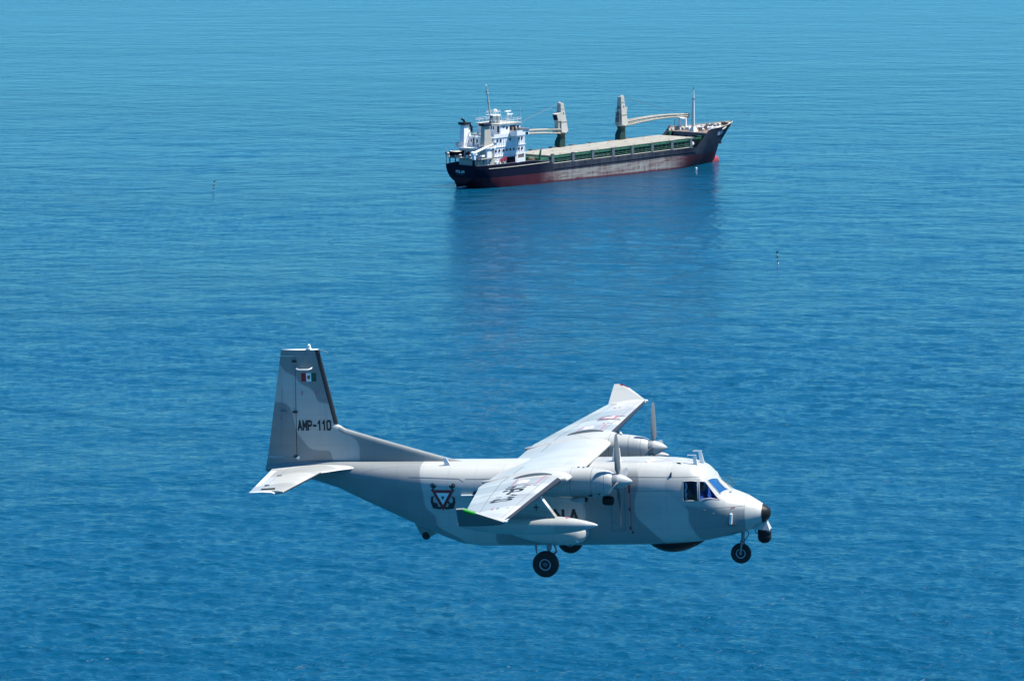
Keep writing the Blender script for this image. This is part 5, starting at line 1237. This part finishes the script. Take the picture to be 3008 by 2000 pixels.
for i in range(26):
    u = 54.0 + rg.random() * 14; b = max(.4, hb(u, 8.4) - 1.2); v = -b + 2 * b * rg.random()
    if abs(v) < 1.2 and 53.5 < u < 56.5: continue
    k = i % 4; m_ = (M_CREAM, M_SGREY, M_RUST, M_SWHITE)[rg.randrange(4)]
    if k == 0: sp('bollard', MB().lathe([(0, .3), (.8, .25), (.9, .35)], (u, v, 8.3), 'z', 10).lathe([(0, .3), (.8, .25), (.9, .35)], (u + .9, v, 8.3), 'z', 10), m_)
    elif k == 1: sp('mooring_winch', MB().lathe([(-.8, .55), (-.75, .3), (.75, .3), (.8, .55)], (u, v, 8.95), 'y', 12).box(u - .5, u + .5, v - .9, v + .9, 8.3, 8.6), m_)
    elif k == 2: sp('deck_vent', MB().lathe([(0, .22), (.7, .22), (.8, .42), (1.05, .15)], (u, v, 8.3), 'z', 10), m_)
    else: sp('deck_locker', MB().box(u - .5, u + .5, v - .35, v + .35, 8.3, 8.85), m_)
WL_ = sp('windlass', MB().box(63.0, 65.2, -1.8, 1.8, 8.3, 8.7).lathe([(-2.0, .9), (-1.9, .4), (-.4, .4), (-.3, .8), (.3, .8), (.4, .4), (1.9, .4), (2.0, .9)], (64.0, 0, 9.2), 'y', 14), M_SGREY)
sp('bow_fairlead', MB().hexa([(70.4, -.9, 8.3), (72.3, -.5, 8.9), (72.3, .5, 8.9), (70.4, .9, 8.3)], [(70.4, -.9, 9.0), (72.3, -.5, 9.7), (72.3, .5, 9.7), (70.4, .9, 9.0)]), M_CREAM); sp('bow_chock', MB().box(69.6, 70.1, -1.2, 1.2, 8.3, 9.9), M_RUST)
sp('port_flag', MB().box(52.4, 53.2, -7.35, -7.2, 9.4, 9.9), M_SRED)

# ---- things carried on the ship
LB = thing('lifeboat', 'dark hulled open lifeboat with cream top on the stern boat deck', 'lifeboat', SHIP_M @ Matrix.Translation((-42.4, 3.6, 9.2)))
G = []
for i in range(15):
    f = i / 14; x = -2.9 + 5.8 * f; b = 1.05 * max(.03, math.sin(math.pi * f)) ** .5; dz = .35 * abs(2 * f - 1) ** 2
    G.append([(x, b, 1.05 + dz), (x, b * .95, .6 + dz * .6), (x, b * .6, .18 + dz * .5), (x, 0, dz * .5), (x, -b * .6, .18 + dz * .5), (x, -b * .95, .6 + dz * .6), (x, -b, 1.05 + dz)])
put('boat_hull', MB().grid(np.array(G)).add([], []), M_NAVY, LB, smooth=50)
put('boat_cover', MB().grid(np.array([[(r[0][0], r[0][1] * .98, r[0][2] + .01), (r[0][0], r[0][1] * .5, r[0][2] + .18), (r[0][0], -r[0][1] * .5, r[0][2] + .18), (r[0][0], -r[0][1] * .98, r[0][2] + .01)] for r in G])), M_CREAM, LB, smooth=40)
put('boat_cradle', MB().box(-1.8, -1.6, -1.0, 1.0, -.36, .25).box(1.6, 1.8, -1.0, 1.0, -.36, .25), M_SGREY, LB)
LR = thing('life_raft', 'white life raft canister on the starboard side of the boat deck', 'life raft', SHIP_M @ Matrix.Translation((-42.0, -5.0, 9.35)))
put('canister', MB().lathe([(-.95, .2), (-.9, .36), (-.05, .40), (0, .42), (.05, .40), (.9, .36), (.95, .2)], axis='x', n=18), M_SWHITE, LR, smooth=40); put('raft_cradle', MB().box(-.6, -.5, -.4, .4, -.52, -.2).box(.5, .6, -.4, .4, -.52, -.2), M_SGREY, LR)
def lifebuoy(u, v, w, label):
    o = thing('lifebuoy', label, 'lifebuoy', SHIP_M @ Matrix.Translation((u, -v, w)), 'lifebuoys on the ship')
    G = []
    for a in np.linspace(0, 2 * np.pi, 25)[:-1]:
        G.append([(.13 * math.cos(t), (.42 + .13 * math.sin(t)) * math.cos(a), (.42 + .13 * math.sin(t)) * math.sin(a)) for t in np.linspace(0, 2 * np.pi, 9)[:-1]])
    put('ring', MB().grid(np.array(G + G[:1]), True), M_RING, o, smooth=60)
    mb = MB()
    for a in (0, 1.571, 3.142, 4.712): mb.box(-.145, .145, .42 * math.cos(a) - .12, .42 * math.cos(a) + .12, .42 * math.sin(a) - .12, .42 * math.sin(a) + .12)
    put('ring_bands', mb, M_SWHITE, o)
lifebuoy(-41.25, 3.2, 12.0, 'orange lifebuoy on the after rail below the near funnel')
lifebuoy(-41.25, -4.6, 12.1, 'orange lifebuoy on the after rail below the far funnel')
# ------------------------------------------------------------------ small things on the water
M_YEL = mat('float_yellow', (.17, .16, .05), .5); M_FLAGD = mat('dark_flag', (.006, .010, .05), .7); M_FOAM = mat('foam', (.72, .78, .82), .8)
def marker(x, y, label, tilt):
    o = thing('marker_buoy', label, 'marker buoy', Matrix.Translation((x, y, 0)) @ Matrix.Rotation(R(tilt), 4, 'Y'), 'fishing marker buoys')
    put('pole', MB().tube([(0, 0, -.8), (0, 0, 2.75)], .014, 5), M_INK, o)
    put('flag', MB().hexa([(-.28, -.01, 2.15), (.06, -.01, 2.3), (.06, .01, 2.3), (-.28, .01, 2.15)], [(-.22, -.01, 2.55), (.30, -.01, 2.8), (.30, .01, 2.8), (-.22, .01, 2.55)]), M_FLAGD, o)
    put('upper_float', MB().lathe([(1.15, .05), (1.2, .14), (1.4, .19), (1.7, .19), (1.8, .12), (1.85, .05)], axis='z', n=14), M_YEL, o, smooth=40)
    put('float', MB().lathe([(-.3, .05), (-.22, .15), (.0, .19), (.22, .15), (.32, .06)], axis='z', n=14), M_WHITE, o, smooth=50)
    put('float_band', MB().lathe([(.34, .12), (.40, .22), (.55, .22), (.6, .1)], axis='z', n=12), M_FLAGD, o)
    return o
marker(-79.5, 802.0, 'marker buoy with dark flag and yellow float left of the ship', 9)
marker(56.8, 641.6, 'marker buoy with dark flag and yellow float between ship bow and aircraft nose', -4)
fl = thing('small_float', 'small white float on the water beside the red bow', 'float', Matrix.Translation((53.0, 868, 0)))
put('float_body', MB().lathe([(-.3, .1), (-.2, .28), (.1, .32), (.25, .2), (.3, .05)], axis='z', n=14), M_WHITE, fl, smooth=50); put('float_eye', MB().lathe([(-.05, .12), (0, .16), (.05, .12)], (0, 0, .32), 'y', 10), M_INK, fl)
# a seabird over the water beyond the ship
bd = thing('seabird', 'small dark seabird flying above the water behind the foremast', 'bird', Matrix.Translation((66.4, 850, 16.5)))
G = [[(x, r * math.cos(t), .8 * r * math.sin(t)) for t in np.linspace(0, 2 * np.pi, 10, endpoint=False)] for x, r in ((-.45, .02), (-.3, .06), (0, .11), (.2, .09), (.32, .06), (.42, .055), (.5, .01))]
put('body', MB().grid(np.array(G), True, True), M_FLAGD, bd, smooth=60)
for s in (-1, 1): put('bird_wing', MB().hexa([(-.12, s * .08, .02), (.14, s * .08, .02), (.10, s * .42, .16), (-.10, s * .42, .16)], [(-.10, s * .08, .05), (.12, s * .08, .05), (.09, s * .42, .18), (-.09, s * .42, .18)]).hexa([(-.10, s * .42, .16), (.10, s * .42, .16), (-.12, s * .85, .08), (-.18, s * .85, .08)], [(-.09, s * .42, .18), (.09, s * .42, .18), (-.12, s * .85, .09), (-.18, s * .85, .09)]), M_FLAGD, bd)
# white water under the stern
mb = MB(); rg = random.Random(8)
for i in range(150):
    f = rg.random() ** 1.6; c = SHIP_M @ Vector((-42.6 - 4.5 * f, 2.2 * (rg.random() - .5) * (.4 + f), 0)); r = .10 + .22 * rg.random() * (1 - f * .6)
    mb.add([(c.x + r * 1.6 * math.cos(a) * (.7 + .3 * rg.random()), c.y + r * math.sin(a), .12 + .25 * (1 - f) * rg.random()) for a in np.linspace(0, 2 * np.pi, 7)[:-1]], [tuple(range(6))])
put('stern_foam', mb, M_FOAM, None, kind='stuff', fixn=False)
